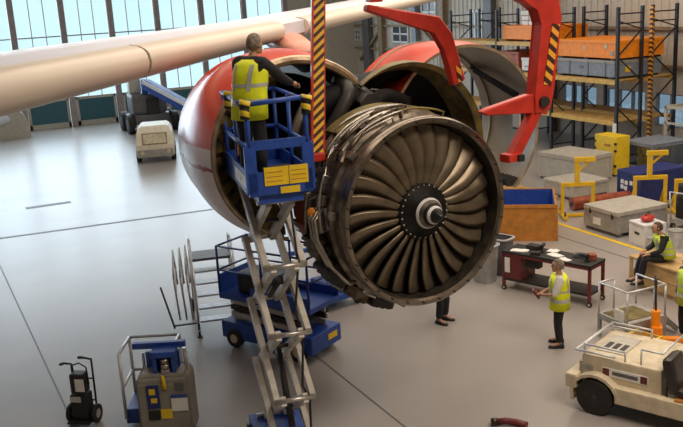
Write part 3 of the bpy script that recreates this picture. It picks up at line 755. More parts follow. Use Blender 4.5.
# man in white shirt by the workbench, seen from his left side, hands held in front
person('man in white shirt and yellow vest standing beside the workbench, hands held in front', (10.12, 12.80, 0), R(52),
       stand(elL=(-.25, .08, 1.12), wrL=(-.1, .28, 1.07), paL=(-.03, .33, 1.06), elR=(.25, .08, 1.12), wrR=(.12, .28, 1.04), paR=(.05, .33, 1.03)),
       vest='hiviz', sleeve='shirt', hair='hairgrey')
# person under the engine, only the legs show
person('person in dark trousers standing behind the engine, only the legs visible below the fan', (8.86, 15.1, 0), R(-150), stand(), vest='hiviz')
# seated man on the long wooden crate, facing left in the picture
person('man in lime vest and dark jacket sitting on the edge of the pale wooden crate', (13.97, 14.0, -.07), R(62),
       dict(pelvis=(0, -.02, .92), waist=(0, .0, 1.08), chest=(0, .06, 1.26), neck=(0, .12, 1.43), skull=(0, .15, 1.50), head=(0, .18, 1.57),
            shL=(-.18, .08, 1.36), shR=(.18, .08, 1.36), elL=(-.24, .16, 1.10), elR=(.24, .16, 1.10), wrL=(-.14, .36, 1.0), wrR=(.14, .36, 1.0), paL=(-.1, .43, .98), paR=(.1, .43, .98),
            hipL=(-.1, .02, .90), hipR=(.1, .02, .90), knL=(-.12, .44, .90), knR=(.12, .44, .86), anL=(-.1, .5, .40), anR=(.13, .52, .38), toeL=(-.1, .65, .33), toeR=(.15, .67, .31)),
       vest='hivizgreen')
person('person in lime vest at the right edge of the view, behind the tow tractor', (12.26, 11.66, 0), R(80), stand(), vest='hivizgreen')

# ================================================================== STEPS, SECOND LIFT, DOLLY
st = thing('access_steps', 'aluminium maintenance steps with tubular handrails behind the tall lift', 'steps', (4.75, 17.95, 0), R(-12))
for k in range(5):
    m = MB(); m.bb(-.40, .40, -.8+.25*k-.02, -.8+.25*k+.24, .26+.2*k, .30+.2*k); m.build('tread', 'alu', st)
m = MB(); m.bb(-.45, .45, .42, 1.1, 1.26, 1.32); m.build('landing', 'dgrey', st)
for x in (-.45, .45):
    m = MB(); m.bar((x, -.95, .1), (x, .45, 1.26), .05, .12); m.build('stringer', 'alu', st)
    m = MB(); m.frame([(x, -.9, .3), (x, -.95, .85), (x, .3, 1.75), (x, .9, 1.75), (x, .9, 1.3)], .024); m.frame([(x, -.92, .6), (x, .3, 1.5), (x, .9, 1.5)], .018)
    for yy, z0, z1 in [(-.5, .5, 1.18), (-.1, .8, 1.48), (.3, 1.1, 1.75)]: m.cyl((x, yy, z0), (x, yy, z1), .02, seg=8)
    m.build('handrail', 'alu', st)
    for yy in (.45, 1.05):
        m = MB(); m.cyl((x, yy, .12), (x, yy, 1.28), .03, seg=8); m.build('leg', 'alu', st)
    m = MB(); m.bar((x, -.95, .16), (x, 1.1, .16), .05, .06); m.bar((x, .45, .16), (x, 1.05, 1.2), .03); m.build('base_rail', 'alu', st)
    m = MB(); m.cyl((x, -.95, .0), (x, -.95, .3), .022, seg=8); m.cyl((x, -.95, 0), (x, -.95, .03), .06, seg=10); m.build('foot_jack', 'dark', st)
    wheel('wheel', st, (x+.06*(1 if x > 0 else -1), .7, .16), (1, 0, 0), .16, .07)
for dx in (0, .13, .27):
    m = MB(); m.frame([(-.55-dx, -.75+.3*dx, .35), (-.6-dx, -.8, 1.35-dx*.3), (-.56-dx, -.1, 1.8-dx*.3), (-.52-dx, .1, .9)], .022)
    m.cyl((-.58-dx, -.6, .8), (-.54-dx, 0, 1.3), .016, seg=8); m.build('side_barrier', 'alu', st)
m = MB(); m.frame([(-.95, -.9, .25), (-1.15, -1.0, 1.2)], .022); m.frame([(-.95, -.9, .3), (-.5, -.9, .3)], .02); m.build('brace', 'dgrey', st)

sl = thing('scissor_lift', 'lowered blue scissor lift parked under the engine behind the tall lift', 'scissor lift', (5.45, 15.75, 0), R(31))
m = MB(); m.bb(-.5, .5, -1.15, 1.15, .16, .52, .03); m.build('chassis', 'blue', sl)
for x in (-.48, .48):
    for yy in (-.8, .8): wheel('wheel', sl, (x, yy, .19), (1, 0, 0), .19, .13, 'cream')
for lv in range(3):
    for x in (-.32, .32):
        for sg in (1, -1):
            m = MB(); m.bar((x-.04*sg, -.95*sg, .56+.14*lv), (x-.04*sg, .95*sg, .67+.14*lv), .05, .1); m.build('scissor_arm', 'arm' if lv != 1 else 'dark', sl)
m = MB(); m.bb(-.48, .48, -1.15, 1.15, 1.0, 1.1); m.build('platform_deck', 'blue', sl)
m = MB(); m.bb(-.49, -.47, -1.15, .3, 1.1, 1.32); m.bb(.47, .49, -1.15, 1.15, 1.1, 1.28); m.bb(-.48, .48, 1.13, 1.15, 1.1, 1.5); m.build('toe_board', 'blue', sl)
m = MB()
for z in (1.6, 2.1):
    m.frame([(-.47, -1.13, z), (-.47, 1.13, z), (.47, 1.13, z), (.47, -1.13, z)], .022, True)
m.build('guard_rail', 'navy', sl)
for x in (-.47, .47):
    for yy in (-1.13, 0, 1.13): m = MB(); m.cyl((x, yy, 1.1), (x, yy, 2.1), .025, seg=8); m.build('post', 'navy', sl)
m = MB(); m.bb(.05, .35, -1.16, -1.15, .3, .42); m.build('label_plate', 'sign_yellow', sl)
m = MB(); m.bb(-.3, .3, -.2, .8, 1.1, 1.55, .05); m.build('control_box', 'dark', sl)

dl = thing('engine_dolly', 'low blue dolly with black wheels on the floor under the engine, beside the lowered lift', 'dolly', (7.25, 17.7, 0), R(12))
m = MB(); m.bb(-.55, .55, -.75, .75, .22, .36, .02); m.bar((-.5, -.7, .4), (.5, .7, .4), .1); m.bar((.5, -.7, .4), (-.5, .7, .4), .1); m.build('frame', 'blue', dl)
for x in (-.5, .5):
    for yy in (-.6, .6): wheel('wheel', dl, (x, yy, .15), (1, 0, 0), .15, .09)
    m = MB(); m.bb(x-.05, x+.05, .6, .72, .36, 1.15); m.build('post', 'blue', dl)
m = MB(); m.bb(-.6, .6, .62, .7, 1.05, 1.15); m.build('cross_bar', 'blue', dl)
m = MB(); m.bb(-.3, .25, -.5, .1, .42, .62, .05); m.build('pump_unit', 'navy', dl)

# ================================================================== LOWER LEFT: PERSONAL LIFT AND HAND TRUCK
pl = thing('personal_lift', 'grey covered personal lift with blue mast and silver cage in the foreground', 'lift', (2.43, 12.98, 0), R(-24))
m = MB()
m.loft([[(x*w, y0+ (0 if y < 0 else d), z) for x, y in [(-1, -1), (1, -1), (1, 1), (-1, 1)]] for z, w, y0, d in [(.12, .43, 0, .55), (1.0, .43, 0, .55), (1.10, .40, .03, .50), (1.13, .37, .06, .45)]], smooth=False)
bmesh.ops.bevel(m.bm, geom=m.bm.edges[:], offset=.035, segments=2, affect='EDGES'); m.build('cover', 'greybrown', pl)
m = MB(); m.bb(-.42, .42, -.02, .6, .08, .2, .02); m.bb(-.78, .1, .5, 1.25, .08, .34, .02); m.build('base', 'blue', pl)
for x in (-.42, .42):
    for yy in (.1, 1.15): wheel('wheel', pl, (x-(.25 if yy > 1 else 0), yy, .08), (1, 0, 0), .08, .06)
m = MB(); m.bb(-.14, .22, .28, .34, .9, 1.42); m.bb(-.14, -.08, .1, .34, 1.0, 1.42); m.bb(.16, .22, .1, .34, 1.0, 1.42); m.bb(-.16, .24, .06, .36, 1.40, 1.50, .02); m.build('mast', 'blue', pl)
m = MB(); m.bb(-.30, .24, .36, .42, .85, 1.4); m.build('mast_plate', 'blue', pl)
m = MB(); m.bb(-.5, .36, .34, .44, 1.46, 1.56, .01); m.build('head_beam', 'blue', pl)
m = MB(); m.cyl((.05, .16, 1.1), (.05, .16, 1.4), .05); m.cyl((.05, .14, 1.2), (.05, .14, 1.28), .075); m.cyl((.05, .14, 1.31), (.05, .14, 1.37), .07); m.build('winch', 'pipe', pl)
m = MB(); m.bb(-.02, .12, .1, .2, 1.0, 1.24, .02); m.build('motor', 'alu', pl)
for z in (.75, 1.35):
    m = MB(); m.frame([(-.76, .45, z), (-.76, 1.2, z), (.1, 1.2, z), (.1, .62, z)], .026, z > 1.6); m.build('cage_rail', 'alu', pl)
for x, yy in [(-.76, .45), (-.76, 1.2), (.1, 1.2), (-.36, .45)]: m = MB(); m.cyl((x, yy, .2), (x, yy, 1.36), .028, seg=8); m.build('cage_post', 'alu', pl)
m = MB(); m.frame([(.3, .5, .9), (.3, .5, 1.4), (.38, .3, 1.4), (.38, .3, .9)], .02); m.build('side_handle', 'alu', pl)
m = MB(); m.bb(-.26, -.06, -.022, -.01, .58, .98); m.build('instruction_panel', 'navy', pl)
m = MB(); m.bb(-.22, -.12, -.028, -.02, .82, .92); m.bb(-.2, -.1, -.028, -.02, .68, .76); m.build('panel_symbol', 'sign_yellow', pl)
m = MB(); m.bb(-.06, .12, -.022, -.01, .40, .56); m.build('warning_label', 'sign_yellow', pl)
m = MB(); m.bb(-.26, -.08, -.022, -.01, .38, .54); m.build('info_label', 'black', pl)
m = MB(); m.bb(.12, .38, -.022, -.01, .52, .74); m.build('white_label', 'paper', pl)
m = MB(); m.bb(.12, .38, -.024, -.02, .75, .80); m.build('label_strip', 'blue', pl)
m = MB(); m.bb(.2, .34, -.016, -.008, .86, 1.0); m.build('recess', 'dgrey', pl)
m = MB(); m.loft([[(.0, -.03, .90), (.08, -.03, .90), (.08, -.02, .9)], [(-.01, -.03, 1.02), (.07, -.03, 1.0), (.07, -.02, 1.0)], [(.0, .0, 1.14), (.04, .0, 1.12), (.04, .02, 1.12)]]); m.build('hanging_tag', 'sign_yellow', pl)

ht = thing('hand_truck', 'small black two wheeled hand truck carrying welding gear on the bare floor', 'hand truck', (1.33, 14.4, 0), R(-35))
m = MB()
m.frame([(-.19, .1, .1), (-.19, .12, 1.0), (-.19, -.12, 1.12)], .018); m.frame([(.19, .1, .1), (.19, .12, 1.1), (.19, -.16, 1.25)], .018)
for z in (.35, .75): m.frame([(-.19, .11, z), (.19, .11, z)], .014)
m.build('frame', 'black', ht)
m = MB(); m.cyl((-.19, -.1, 1.11), (-.19, -.22, 1.14), .024, seg=10); m.build('grip', 'black', ht)
m = MB(); m.cyl((.19, -.14, 1.24), (.19, -.28, 1.3), .024, seg=10); m.build('grip', 'black', ht)
m = MB(); m.bb(-.2, .2, -.25, .1, .06, .09); m.build('toe_plate', 'black', ht)
m = MB(); m.bb(-.15, .15, -.16, .09, .1, .55, .03); m.build('case', 'black', ht)
m = MB(); m.bb(-.12, .13, -.14, .08, .56, .92, .03); m.build('regulator_box', 'dark', ht)
m = MB(); m.bb(-.02, .14, -.152, -.14, .62, .84); m.build('white_label', 'paper', ht)
m = MB(); m.bb(-.13, .06, -.17, -.16, .43, .53); m.build('info_label', 'alu', ht)
m = MB(); m.tube([(-.1, 0, .9), (-.08, -.05, 1.05), (.05, -.05, 1.1), (.14, 0, 1.0), (.16, 0, .7)], .014, 6); m.build('hose', 'black', ht)
for x in (-.23, .23): wheel('wheel', ht, (x, .0, .16), (1, 0, 0), .16, .06)

# ================================================================== FAR LEFT: TUG AND BOOM LIFT
tg = thing('baggage_tug', 'small cream baggage tug parked on the far floor below the wing', 'vehicle', (8.6, 40.6, 0), R(-14))
m = MB(); m.bb(-.85, .85, -1.5, 1.5, .3, .85, .06); m.build('body', 'tugcream', tg)
m = MB()
m.loft([[(-.85, -1.5, .8), (.85, -1.5, .8), (.85, .9, .8), (-.85, .9, .8)], [(-.80, -1.25, 1.35), (.80, -1.25, 1.35), (.80, .85, 1.35), (-.80, .85, 1.35)], [(-.62, -.95, 1.62), (.62, -.95, 1.62), (.62, .75, 1.62), (-.62, .75, 1.62)]], smooth=False)
bmesh.ops.bevel(m.bm, geom=m.bm.edges[:], offset=.05, segments=2, affect='EDGES'); m.build('cab', 'tugcream', tg)
m = MB(); m.box((0, -1.41, 1.08), (1.0, .03, .44), mtx=Matrix.Rotation(-.42, 3, 'X')); m.build('windscreen', 'lamp', tg)
m = MB(); m.box((0, -1.39, 1.08), (1.12, .03, .54), mtx=Matrix.Rotation(-.42, 3, 'X')); m.build('windscreen_frame', 'brownsteel', tg)
m = MB(); m.bb(-.8, .8, -1.62, -1.48, .28, .62, .02); m.build('bumper', 'grey', tg)
for x in (-.78, .78):
    for yy in (-1.0, 1.0): wheel('wheel', tg, (x, yy, .3), (1, 0, 0), .3, .2)
    m = MB(); m.cyl((x*.75, -1.64, .5), (x*.75, -1.6, .5), .09); m.build('headlight', 'lamp', tg)
m = MB(); m.bb(-.86, -.84, -.2, .6, .85, 1.4); m.build('side_opening', 'dark', tg)

bl = thing('boom_lift', 'blue boom lift with its long arm lowered, parked by the windows behind the tug', 'boom lift', (10.4, 50.4, 0), R(0))
m = MB(); m.bb(-1.2, 1.2, -.9, .9, .45, 1.0, .08); m.build('chassis', 'dgrey', bl)
for x in (-1.2, 1.25):
    for yy in (-.95, .95): wheel('wheel', bl, (x, yy, .55), (0, 1, 0) if 0 else (1, 0, 0), .55, .4, 'dgrey')
m = MB(); m.bb(-1.0, 1.0, -.8, .8, 1.0, 2.2, .2); m.build('turret', 'dgrey', bl)
m = MB(); m.bb(-.2, .5, -.95, -.8, 1.0, 1.9, .05); m.build('engine_cover', 'dark', bl)
m = MB(); m.bar((-.2, -1.1, 2.75), (2.5, -4.6, .75), .52, .55, bev=.04); m.build('boom', 'blue', bl)
m = MB(); m.bar((2.3, -4.5, .95), (2.9, -5.2, .45), .3, .3, bev=.03); m.build('fly_boom', 'blue', bl)
m = MB(); m.bar((-.42, -1.36, 2.9), (2.26, -4.86, .95), .05, .2); m.build('boom_stripe', 'white', bl)
m = MB(); m.bar((-.1, -.4, 1.9), (-.25, -1.0, 2.9), .35, .4, bev=.03); m.build('riser', 'blue', bl)
m = MB(); m.bb(-1.0, -.3, -.4, .3, 2.2, 3.0, .1); m.build('counterweight', 'lgrey', bl)
cl = thing('plant_cover', 'rounded pale equipment cover by the window wall at far left', 'cover', (2.2, 53.8, 0), 0)
m = MB(); q = []
for k in range(15): a = PI*k/14; q.append((1.9*math.cos(a), .35+1.6*math.sin(a)**.7))
m.prism([(1.9, 0)]+q+[(-1.9, 0)], 'y', -.8, .8); m.build('cover_shell', 'lgrey', cl, 40)
m = MB(); m.ball((.2, -.8, 1.15), .6, 18, (1.2, .3, .55)); m.build('cover_reflection', 'wing_white', cl)  # pale flattened ball stands in for an oval reflection on the cover

# ================================================================== WORKBENCH AND WHAT LIES ON IT
wbn = thing('workbench', 'dark red wheeled workbench with black top and lower shelf, covered in tools', 'workbench', (11.82, 15.22, 0), R(-68))
m = MB(); m.bb(-1.12, 1.12, -.34, .34, .90, .95, .008); m.build('bench_top', 'black', wbn)
m = MB(); m.bb(-1.08, 1.08, -.31, .31, .24, .30); m.build('lower_shelf', 'dark', wbn)
for x in (-1.08, 1.08):
    for yy in (-.30, .30):
        m = MB(); m.bb(x-.03, x+.03, yy-.03, yy+.03, .12, .90); m.build('leg', 'redbin', wbn)
        w = wheel('caster', wbn, (x, yy, .06), (0, 1, 0), .06, .04)
m = MB()
for yy in (-.31, .31): m.bb(-1.1, 1.1, yy-.02, yy+.02, .84, .90)
m.bb(-1.11, -1.07, -.33, .33, .84, .90); m.bb(1.07, 1.11, -.33, .33, .84, .90); m.build('frame_rail', 'redbin', wbn)
m = MB(); m.bb(-1.10, -.62, -.32, .3, .3, .9); m.build('side_cabinet', 'redbin', wbn)
m = MB(); m.bb(-.55, -.2, -.25, -.05, .62, .9, .02); m.build('drawer', 'black', wbn)
m = MB(); m.bb(-1.03, -.9, -.345, -.33, .45, .8); m.build('paper_notice', 'paper', wbn)
def onbench(x, y): 
    a = R(-68); y *= .72; return (11.82+x*math.cos(a)-y*math.sin(a), 15.22+x*math.sin(a)+y*math.cos(a))
rg = random.Random(3)
labs = ['crumpled white paper sheet near the middle of the workbench', 'white parts bag lying at the left of the workbench top', 'folded white cloth beside the man on the workbench top', 'small white paper sheet at the back of the workbench']
for k, (x, y, sx, sy, n) in enumerate([(.1, -.05, .34, .22, 'paper_sheet'), (-.75, -.2, .4, .2, 'parts_bag'), (.45, -.3, .26, .16, 'folded_cloth'), (-.1, .3, .25, .18, 'paper_sheet')]):
    m = MB(); q = []
    for i in range(5):
        q.append([((i/4-.5)*sx, (j/4-.5)*sy, .012+rg.uniform(0, .05)*(0 if i in (0, 4) or j in (0, 4) else 1)) for j in range(5)])
    m.loft(q, cap=False, closed=False); m.bb(-sx/2, sx/2, -sy/2, sy/2, 0, .012)
    o = m.build(n, 'paper'); p = onbench(x, y); o.location = (*p, .951); o.rotation_euler.z = R(-68+rg.uniform(-20, 20)); tag(o, labs[k], 'paper' if 'paper' in n else 'bag' if 'bag' in n else 'cloth')
tools = [('power_drill', -.3, .15, 'dark power drill lying at the back of the workbench', 0), ('power_drill', .82, -.1, 'black power drill standing near the right end of the workbench', 1)]
for n, x, y, lb, k in tools:
    p = onbench(x, y); t = thing(n, lb, 'tool', (*p, .951), R(40+k*70))
    m = MB(); m.cyl((-.12, 0, .13), (.1, 0, .13), .042); m.cyl((.1, 0, .13), (.17, 0, .13), .02); m.build('drill_body', 'black', t)
    m = MB(); m.bar((-.06, 0, .12), (-.09, 0, .03), .035, .05); m.bb(-.15, -.03, -.035, .035, 0, .04, .008); m.build('grip', 'dark', t)
for k, (x, y, d, mt, n, lb) in enumerate([(-.55, .2, (.3, .2, .1), 'black', 'tool_case', 'black tool case lying flat toward the left of the workbench'), (.62, .22, (.3, .18, .08), 'dgrey', 'tool_case', 'grey tool case at the right of the workbench top'),
        (-.3, -.3, (.22, .14, .07), 'dark', 'socket_tray', 'dark socket tray at the front edge of the workbench'), (.9, .2, (.16, .2, .12), 'rust', 'parts_box', 'small rust red parts box at the right end of the workbench')]):
    p = onbench(x, y); t = thing(n, lb, 'box', (*p, .951), R(-68+k*13))
    m = MB(); m.bb(-d[0]/2, d[0]/2, -d[1]/2, d[1]/2, 0, d[2]*.7, .01); m.build('case_body', mt, t)
    m = MB(); m.bb(-d[0]/2-.004, d[0]/2+.004, -d[1]/2-.004, d[1]/2+.004, d[2]*.7, d[2], .008); m.build('lid', mt, t)
# bins behind the bench
def bin_(lb, x, y, rz, mt):
    t = thing('waste_bin', lb, 'bin', (x, y, 0), rz, None)
    def rc(w, d, z, n=20):
        o = []
        for k in range(n):
            a = TAU*k/n; c_, s_ = math.cos(a), math.sin(a)
            o.append((w*math.copysign(abs(c_)**.5, c_), d*math.copysign(abs(s_)**.5, s_), z))
        return o
    m = MB(); m.loft([rc(.24, .2, 0), rc(.3, .25, .9), rc(.27, .22, .9), rc(.22, .18, .1)]); m.build('tub', mt, t, 40)
    m = MB(); m.loft([rc(.30, .25, .88), rc(.33, .28, .9), rc(.33, .28, .93), rc(.27, .22, .93)], cap=False); m.build('rim', 'alu', t, 40)
bin_('grey waste bin at the left end of the workbench, nearest the engine', 11.1, 16.85, R(-68), 'grey')
bin_('dark waste bin standing between the grey bin and the orange crate', 11.75, 17.15, R(-68), 'dgrey')

# ================================================================== FLOOR CRATES AND STANDS ON THE RIGHT
def crate(name, label, cat, loc, rz, size, mt, lid=None, feet=True, lidm=None, group=None):
    t = thing(name, label, cat, loc, rz, group); X, Y, Z = size; f = .1 if feet else 0; lh = lid or 0
    m = MB(); m.bb(-X/2, X/2, -Y/2, Y/2, f, Z-lh, .015)
    for x in (-X/2, X/2):
        for yy in (-Y/2, Y/2): m.bb(x-.03*(1 if x > 0 else -1)-.04, x-.03*(1 if x > 0 else -1)+.04, yy-.04, yy+.04, f, Z-lh, .004)
    m.build('body', mt, t)
    if lid: m = MB(); m.bb(-X/2-.03, X/2+.03, -Y/2-.03, Y/2+.03, Z-lh, Z, .015); m.build('lid', lidm or mt, t)
    if feet:
        for x in (-X/2+.12, 0, X/2-.12): m = MB(); m.bb(x-.07, x+.07, -Y/2, Y/2, 0, f); m.build('foot', 'wood' if feet == 2 else 'dgrey', t)
    return t
oc = thing('open_crate', 'orange brown open crate with bright blue lining behind the workbench', 'crate', (14.22, 20.2, 0), R(-36))
X, Y, Z = 2.5, 2.1, 1.02
for nm, b in [('side_panel', (-X/2, X/2, -Y/2, -Y/2+.05)), ('side_panel', (-X/2, X/2, Y/2-.05, Y/2)), ('end_panel', (-X/2, -X/2+.05, -Y/2+.05, Y/2-.05)), ('end_panel', (X/2-.05, X/2, -Y/2+.05, Y/2-.05))]:
    m = MB(); m.bb(*b, .08, Z); m.build(nm, 'orange_brown', oc)
m = MB(); m.bb(-X/2+.05, X/2-.05, Y/2-.07, Y/2-.05, .12, Z-.02); m.bb(X/2-.07, X/2-.05, -Y/2+.05, Y/2-.07, .12, Z-.02); m.bb(-X/2+.05, X/2-.05, -Y/2+.05, Y/2-.05, .08, .12); m.build('blue_lining', 'blue', oc)
m = MB()
for x in (-X/2, 0, X/2): m.bb(x-.03, x+.03, -Y/2-.02, -Y/2, 0, Z+.01)
m.bb(-X/2, X/2, -Y/2-.03, -Y/2, Z-.08, Z+.01); m.bb(-X/2, X/2, -Y/2-.02, Y/2, 0, .08); m.build('frame', 'orange_brown', oc)
gc = crate('transit_case', 'long grey transit case with a flat lid, standing beside the yellow floor line', 'case', (16.95, 18.55, 0), 0, (1.75, 1.32, .72), 'grey', .12, True, 'lgrey')
m = MB(); m.bb(-.895, -.88, -.0, .3, .22, .42); m.build('label_plate', 'paper', gc)
m = MB(); m.bb(-.91, -.875, -.5, -.45, .5, .66); m.bb(-.91, -.875, .4, .45, .5, .66); m.build('latch', 'dark', gc)
wbx = crate('equipment_box', 'white equipment box in front of the long grey transit case', 'box', (16.35, 17.05, 0), R(-8), (.62, .62, .62), 'white', .06, False)
m = MB(); m.bb(-.325, -.31, -.1, .1, .3, .36); m.build('handle', 'dark', wbx)
t = thing('tool_bag', 'red tool bag lying on top of the white equipment box', 'bag', (16.35, 17.05, .62), R(20))
m = MB(); m.ball((0, 0, .09), .2, 16, (1.25, .8, .45)); m.build('bag_body', 'red', t); m = MB(); m.tube([(-.12, 0, .17), (-.05, 0, .24), (.05, 0, .24), (.12, 0, .17)], .015, 6); m.build('strap', 'black', t)
for k, (x, y, r_, h, mt, lb) in enumerate([(16.0, 16.45, .16, .34, 'lgrey', 'pale plastic drum in front of the white equipment box'), (16.75, 16.45, .2, .42, 'alu', 'silver drum on the floor right behind the seated man')]):
    t = thing('drum', lb, 'drum', (x, y, 0))
    m = MB(); m.cyl((0, 0, 0), (0, 0, h), r_, seg=24); m.build('drum_body', mt, t, 40); m = MB(); m.cyl((0, 0, h), (0, 0, h+.03), r_*1.05, seg=24); m.build('lid', 'grey', t, 40)
t = thing('floor_machine', 'black machine on a wheeled frame at the far right beside the grey transit case', 'machine', (18.4, 17.5, 0), R(15))
m = MB(); m.bb(-.5, .5, -.4, .4, .2, .32); m.build('frame', 'grey', t)
m = MB(); m.bb(-.4, .4, -.3, .3, .32, 1.0, .08); m.bb(-.3, .2, -.2, .3, 1.0, 1.25, .05); m.build('machine_body', 'black', t)
m = MB(); m.frame([(-.5, -.35, .3), (-.6, -.35, 1.1), (-.6, .35, 1.1), (-.5, .35, .3)], .02); m.build('handle', 'alu', t)
for x in (-.4, .4):
    for yy in (-.35, .35): wheel('wheel', t, (x, yy, .1), (0, 1, 0), .1, .06)
wc = crate('wooden_crate', 'long pale wooden crate the man in the lime vest is sitting on', 'crate', (14.15, 13.1, 0), 0, (.95, 3.3, .72), 'wood', .06, 2)
m = MB()
for yy in (-1.5, -.75, 0, .75, 1.5): m.bb(-.49, -.475, yy-.04, yy+.04, .1, .66)
m.bb(-.49, -.475, -1.65, 1.65, .38, .40); m.build('batten', 'wood', wc)
m = MB(); m.bb(-.495, -.476, 1.2, 1.55, .45, .68); m.build('label_plate', 'paper', wc)
m = MB(); m.bb(-.2, .3, 1.0, 1.5, .72, .73); m.build('packing_paper', 'paper', wc)

crate('transit_case', 'large grey transit case on the floor in front of the tall rack', 'case', (20.1, 24.6, 0), R(8), (1.5, 2.0, 1.0), 'lgrey', .15, True)
crate('transit_case', 'low grey transit case between the yellow stand and the yellow cabinet', 'case', (18.6, 22.7, 0), 0, (1.5, 1.4, .55), 'lgrey', .1, True)
t = thing('pallet', 'flat tan wooden pallet left of the yellow stand, behind the orange crate', 'pallet', (16.75, 23.6, 0), R(90))
for k in range(7): m = MB(); m.bb(-1.2+.35*k, -.92+.35*k, -.9, .9, .11, .14); m.build('deck_board', 'plank', t)
for k in range(3): m = MB(); m.bb(-1.2, 1.2, -.85+.75*k, -.75+.75*k, 0, .11); m.build('stringer', 'plank', t)
yc = thing('yellow_cabinet', 'bright yellow steel cabinet standing by the rack', 'cabinet', (21.7, 24.5, 0), 0)
m = MB(); m.bb(-.32, .32, -.56, .56, .08, 1.45, .02); m.build('body', 'sign_yellow', yc)
m = MB(); m.bb(-.3, .3, -.5, .5, 0, .08); m.build('plinth', 'dgrey', yc)
for yy in (-.535, .535):
    for z in (.4, .95, 1.2): m = MB(); m.bb(-.35, -.3, yy-.05, yy+.05, z-.04, z+.04); m.build('hinge', 'black', yc)
m = MB(); m.bb(-.335, -.32, -.27, .05, 1.08, 1.16); m.build('nameplate', 'orange_brown', yc)
m = MB(); m.bb(-.34, -.32, -.03, .0, .5, .7); m.build('handle', 'dark', yc)
gb = thing('display_enclosure', 'clear sided blue grey enclosure holding machine parts, right of the yellow cabinet', 'enclosure', (23.03, 23.72, 0), 0)
m = MB()
for x in (-.85, .85):
    for yy in (-.7, .7): m.bb(x-.04, x+.04, yy-.04, yy+.04, 0, 1.15)
for z in (.3, 1.13):
    for yy in (-.7, .7): m.bb(-.85, .85, yy-.04, yy+.04, z-.04, z+.04)
    for x in (-.85, .85): m.bb(x-.04, x+.04, -.7, .7, z-.04, z+.04)
m.build('frame', 'bluegrey', gb)
m = MB(); m.bb(-.84, -.83, -.66, .66, .34, 1.09); m.build('front_pane', 'mesh', gb)
m = MB(); m.bb(-.82, .82, -.7, -.69, .34, 1.09); m.build('side_pane', 'mesh', gb)
m = MB(); m.bb(-.88, .88, -.74, .74, 1.16, 1.2); m.build('cover', 'bluegrey', gb)
m = MB(); m.bb(-.82, .82, -.66, .66, .2, .3); m.build('floor_tray', 'dgrey', gb)
for k in range(6):
    t = thing('machine_part', ['round steel gear', 'small steel housing', 'dark cylinder', 'pale flange', 'steel drum', 'dark valve'][k]+' inside the clear sided enclosure', 'part', (22.6+.2*(k % 2), 23.2+.2*k, .301))
    m = MB(); m.cyl((0, 0, 0), (0, 0, .2+.06*(k % 3)), .09+.01*k, seg=18); m.cyl((0, 0, .2), (0, 0, .42+.05*(k % 2)), .05, seg=14); m.build('part_body', ['pipe', 'lgrey', 'dark', 'cream', 'steel', 'black'][k], t, 40)
bc = crate('blue_case', 'dark blue transit case with white labels on its end', 'case', (20.1, 20.82, 0), 0, (1.9, .98, 1.0), 'navy', .1, False)
for k, (yy, z) in enumerate([(.3, .62), (.12, .60), (.3, .45), (-.1, .62), (.14, .42)]):
    m = MB(); m.bb(-.965, -.955, yy-.07, yy+.06, z-.05, z+.08); m.build('white_label', 'paper', bc)
def yellow_stand(lb, loc, rz):
    t = thing('support_stand', lb, 'stand', loc, rz, None)
    for x in (-.45, .45):
        m = MB(); m.bb(x-.06, x+.06, -.5, .5, .02, .12, .01); m.build('base_skid', 'yellow', t)
        m = MB(); m.bb(x-.05, x+.05, -.05, .05, .1, 1.0, .01); m.build('post', 'yellow', t)
        m = MB(); m.bar((x, .45, .12), (x, .02, .7), .06); m.build('brace', 'yellow', t)
        m = MB(); m.cyl((x, -.4, 0), (x, -.4, .25), .03, seg=8); m.build('screw_foot', 'dark', t)
    m = MB(); m.bb(-.5, .5, -.06, .06, .94, 1.06, .01); m.build('cross_beam', 'yellow', t)
    m = MB(); m.bb(-.1, .04, -.06, .06, 1.06, 1.75, .01); m.build('mast', 'yellow', t)
    m = MB(); m.bb(-.12, .5, -.07, .07, 1.68, 1.82, .01); m.bar((0, 0, 1.4), (.35, 0, 1.7), .05); m.build('top_arm', 'yellow', t)
    m = MB(); m.bb(-.45, .45, -.05, .05, .02, .1); m.build('base_tie', 'yellow', t)
yellow_stand('yellow support stand left of the long grey transit case, by the floor line', (16.75, 20.35, 0), R(-28))
yellow_stand('yellow support stand in front of the dark blue case', (19.0, 19.75, 0), R(-28))
yellow_stand('yellow support stand at the far right edge beside the dark blue case', (19.6, 18.7, 0), R(-28))
t = thing('gas_bottle', 'small blue gas bottle beside the yellow stand and orange crate', 'bottle', (16.0, 21.1, 0))
m = MB(); m.arc([(0, 0), (.13, 0), (.14, .03), (.14, .62), (.1, .72), (.04, .78), (0, .78)], 0, TAU, 20, False)
bmesh.ops.rotate(m.bm, verts=m.bm.verts[:], matrix=Matrix.Rotation(PI/2, 3, 'X')); m.build('bottle_body', 'blue', t)
m = MB(); m.cyl((0, 0, .78), (0, 0, .88), .03, seg=10); m.bb(-.06, .06, -.02, .02, .84, .87); m.build('valve', 'steel', t)
t = thing('red_roll', 'long dark red roll lying on the floor behind the long grey transit case', 'roll', (18.1, 20.9, 0), R(-10))
m = MB(); m.cyl((-1.0, 0, .2), (1.0, 0, .2), .2, seg=24); m.build('roll_body', 'rust', t, 40); m = MB(); m.cyl((-1.02, 0, .2), (1.02, 0, .2), .07, seg=14); m.build('core_tube', 'dark', t)
cg = thing('grey_cabin', 'grey framed service cabin with dark windows at the right, behind the blue case', 'cabin', (24.9, 23.3, 0), 0)
m = MB(); m.bb(-.8, .8, -1.1, 1.1, .1, .95, .02); m.build('lower_panel', 'grey', cg)
m = MB()
for x in (-.78, .78):
    for yy in (-1.08, 0, 1.08): m.bb(x-.05, x+.05, yy-.05, yy+.05, .95, 2.25)
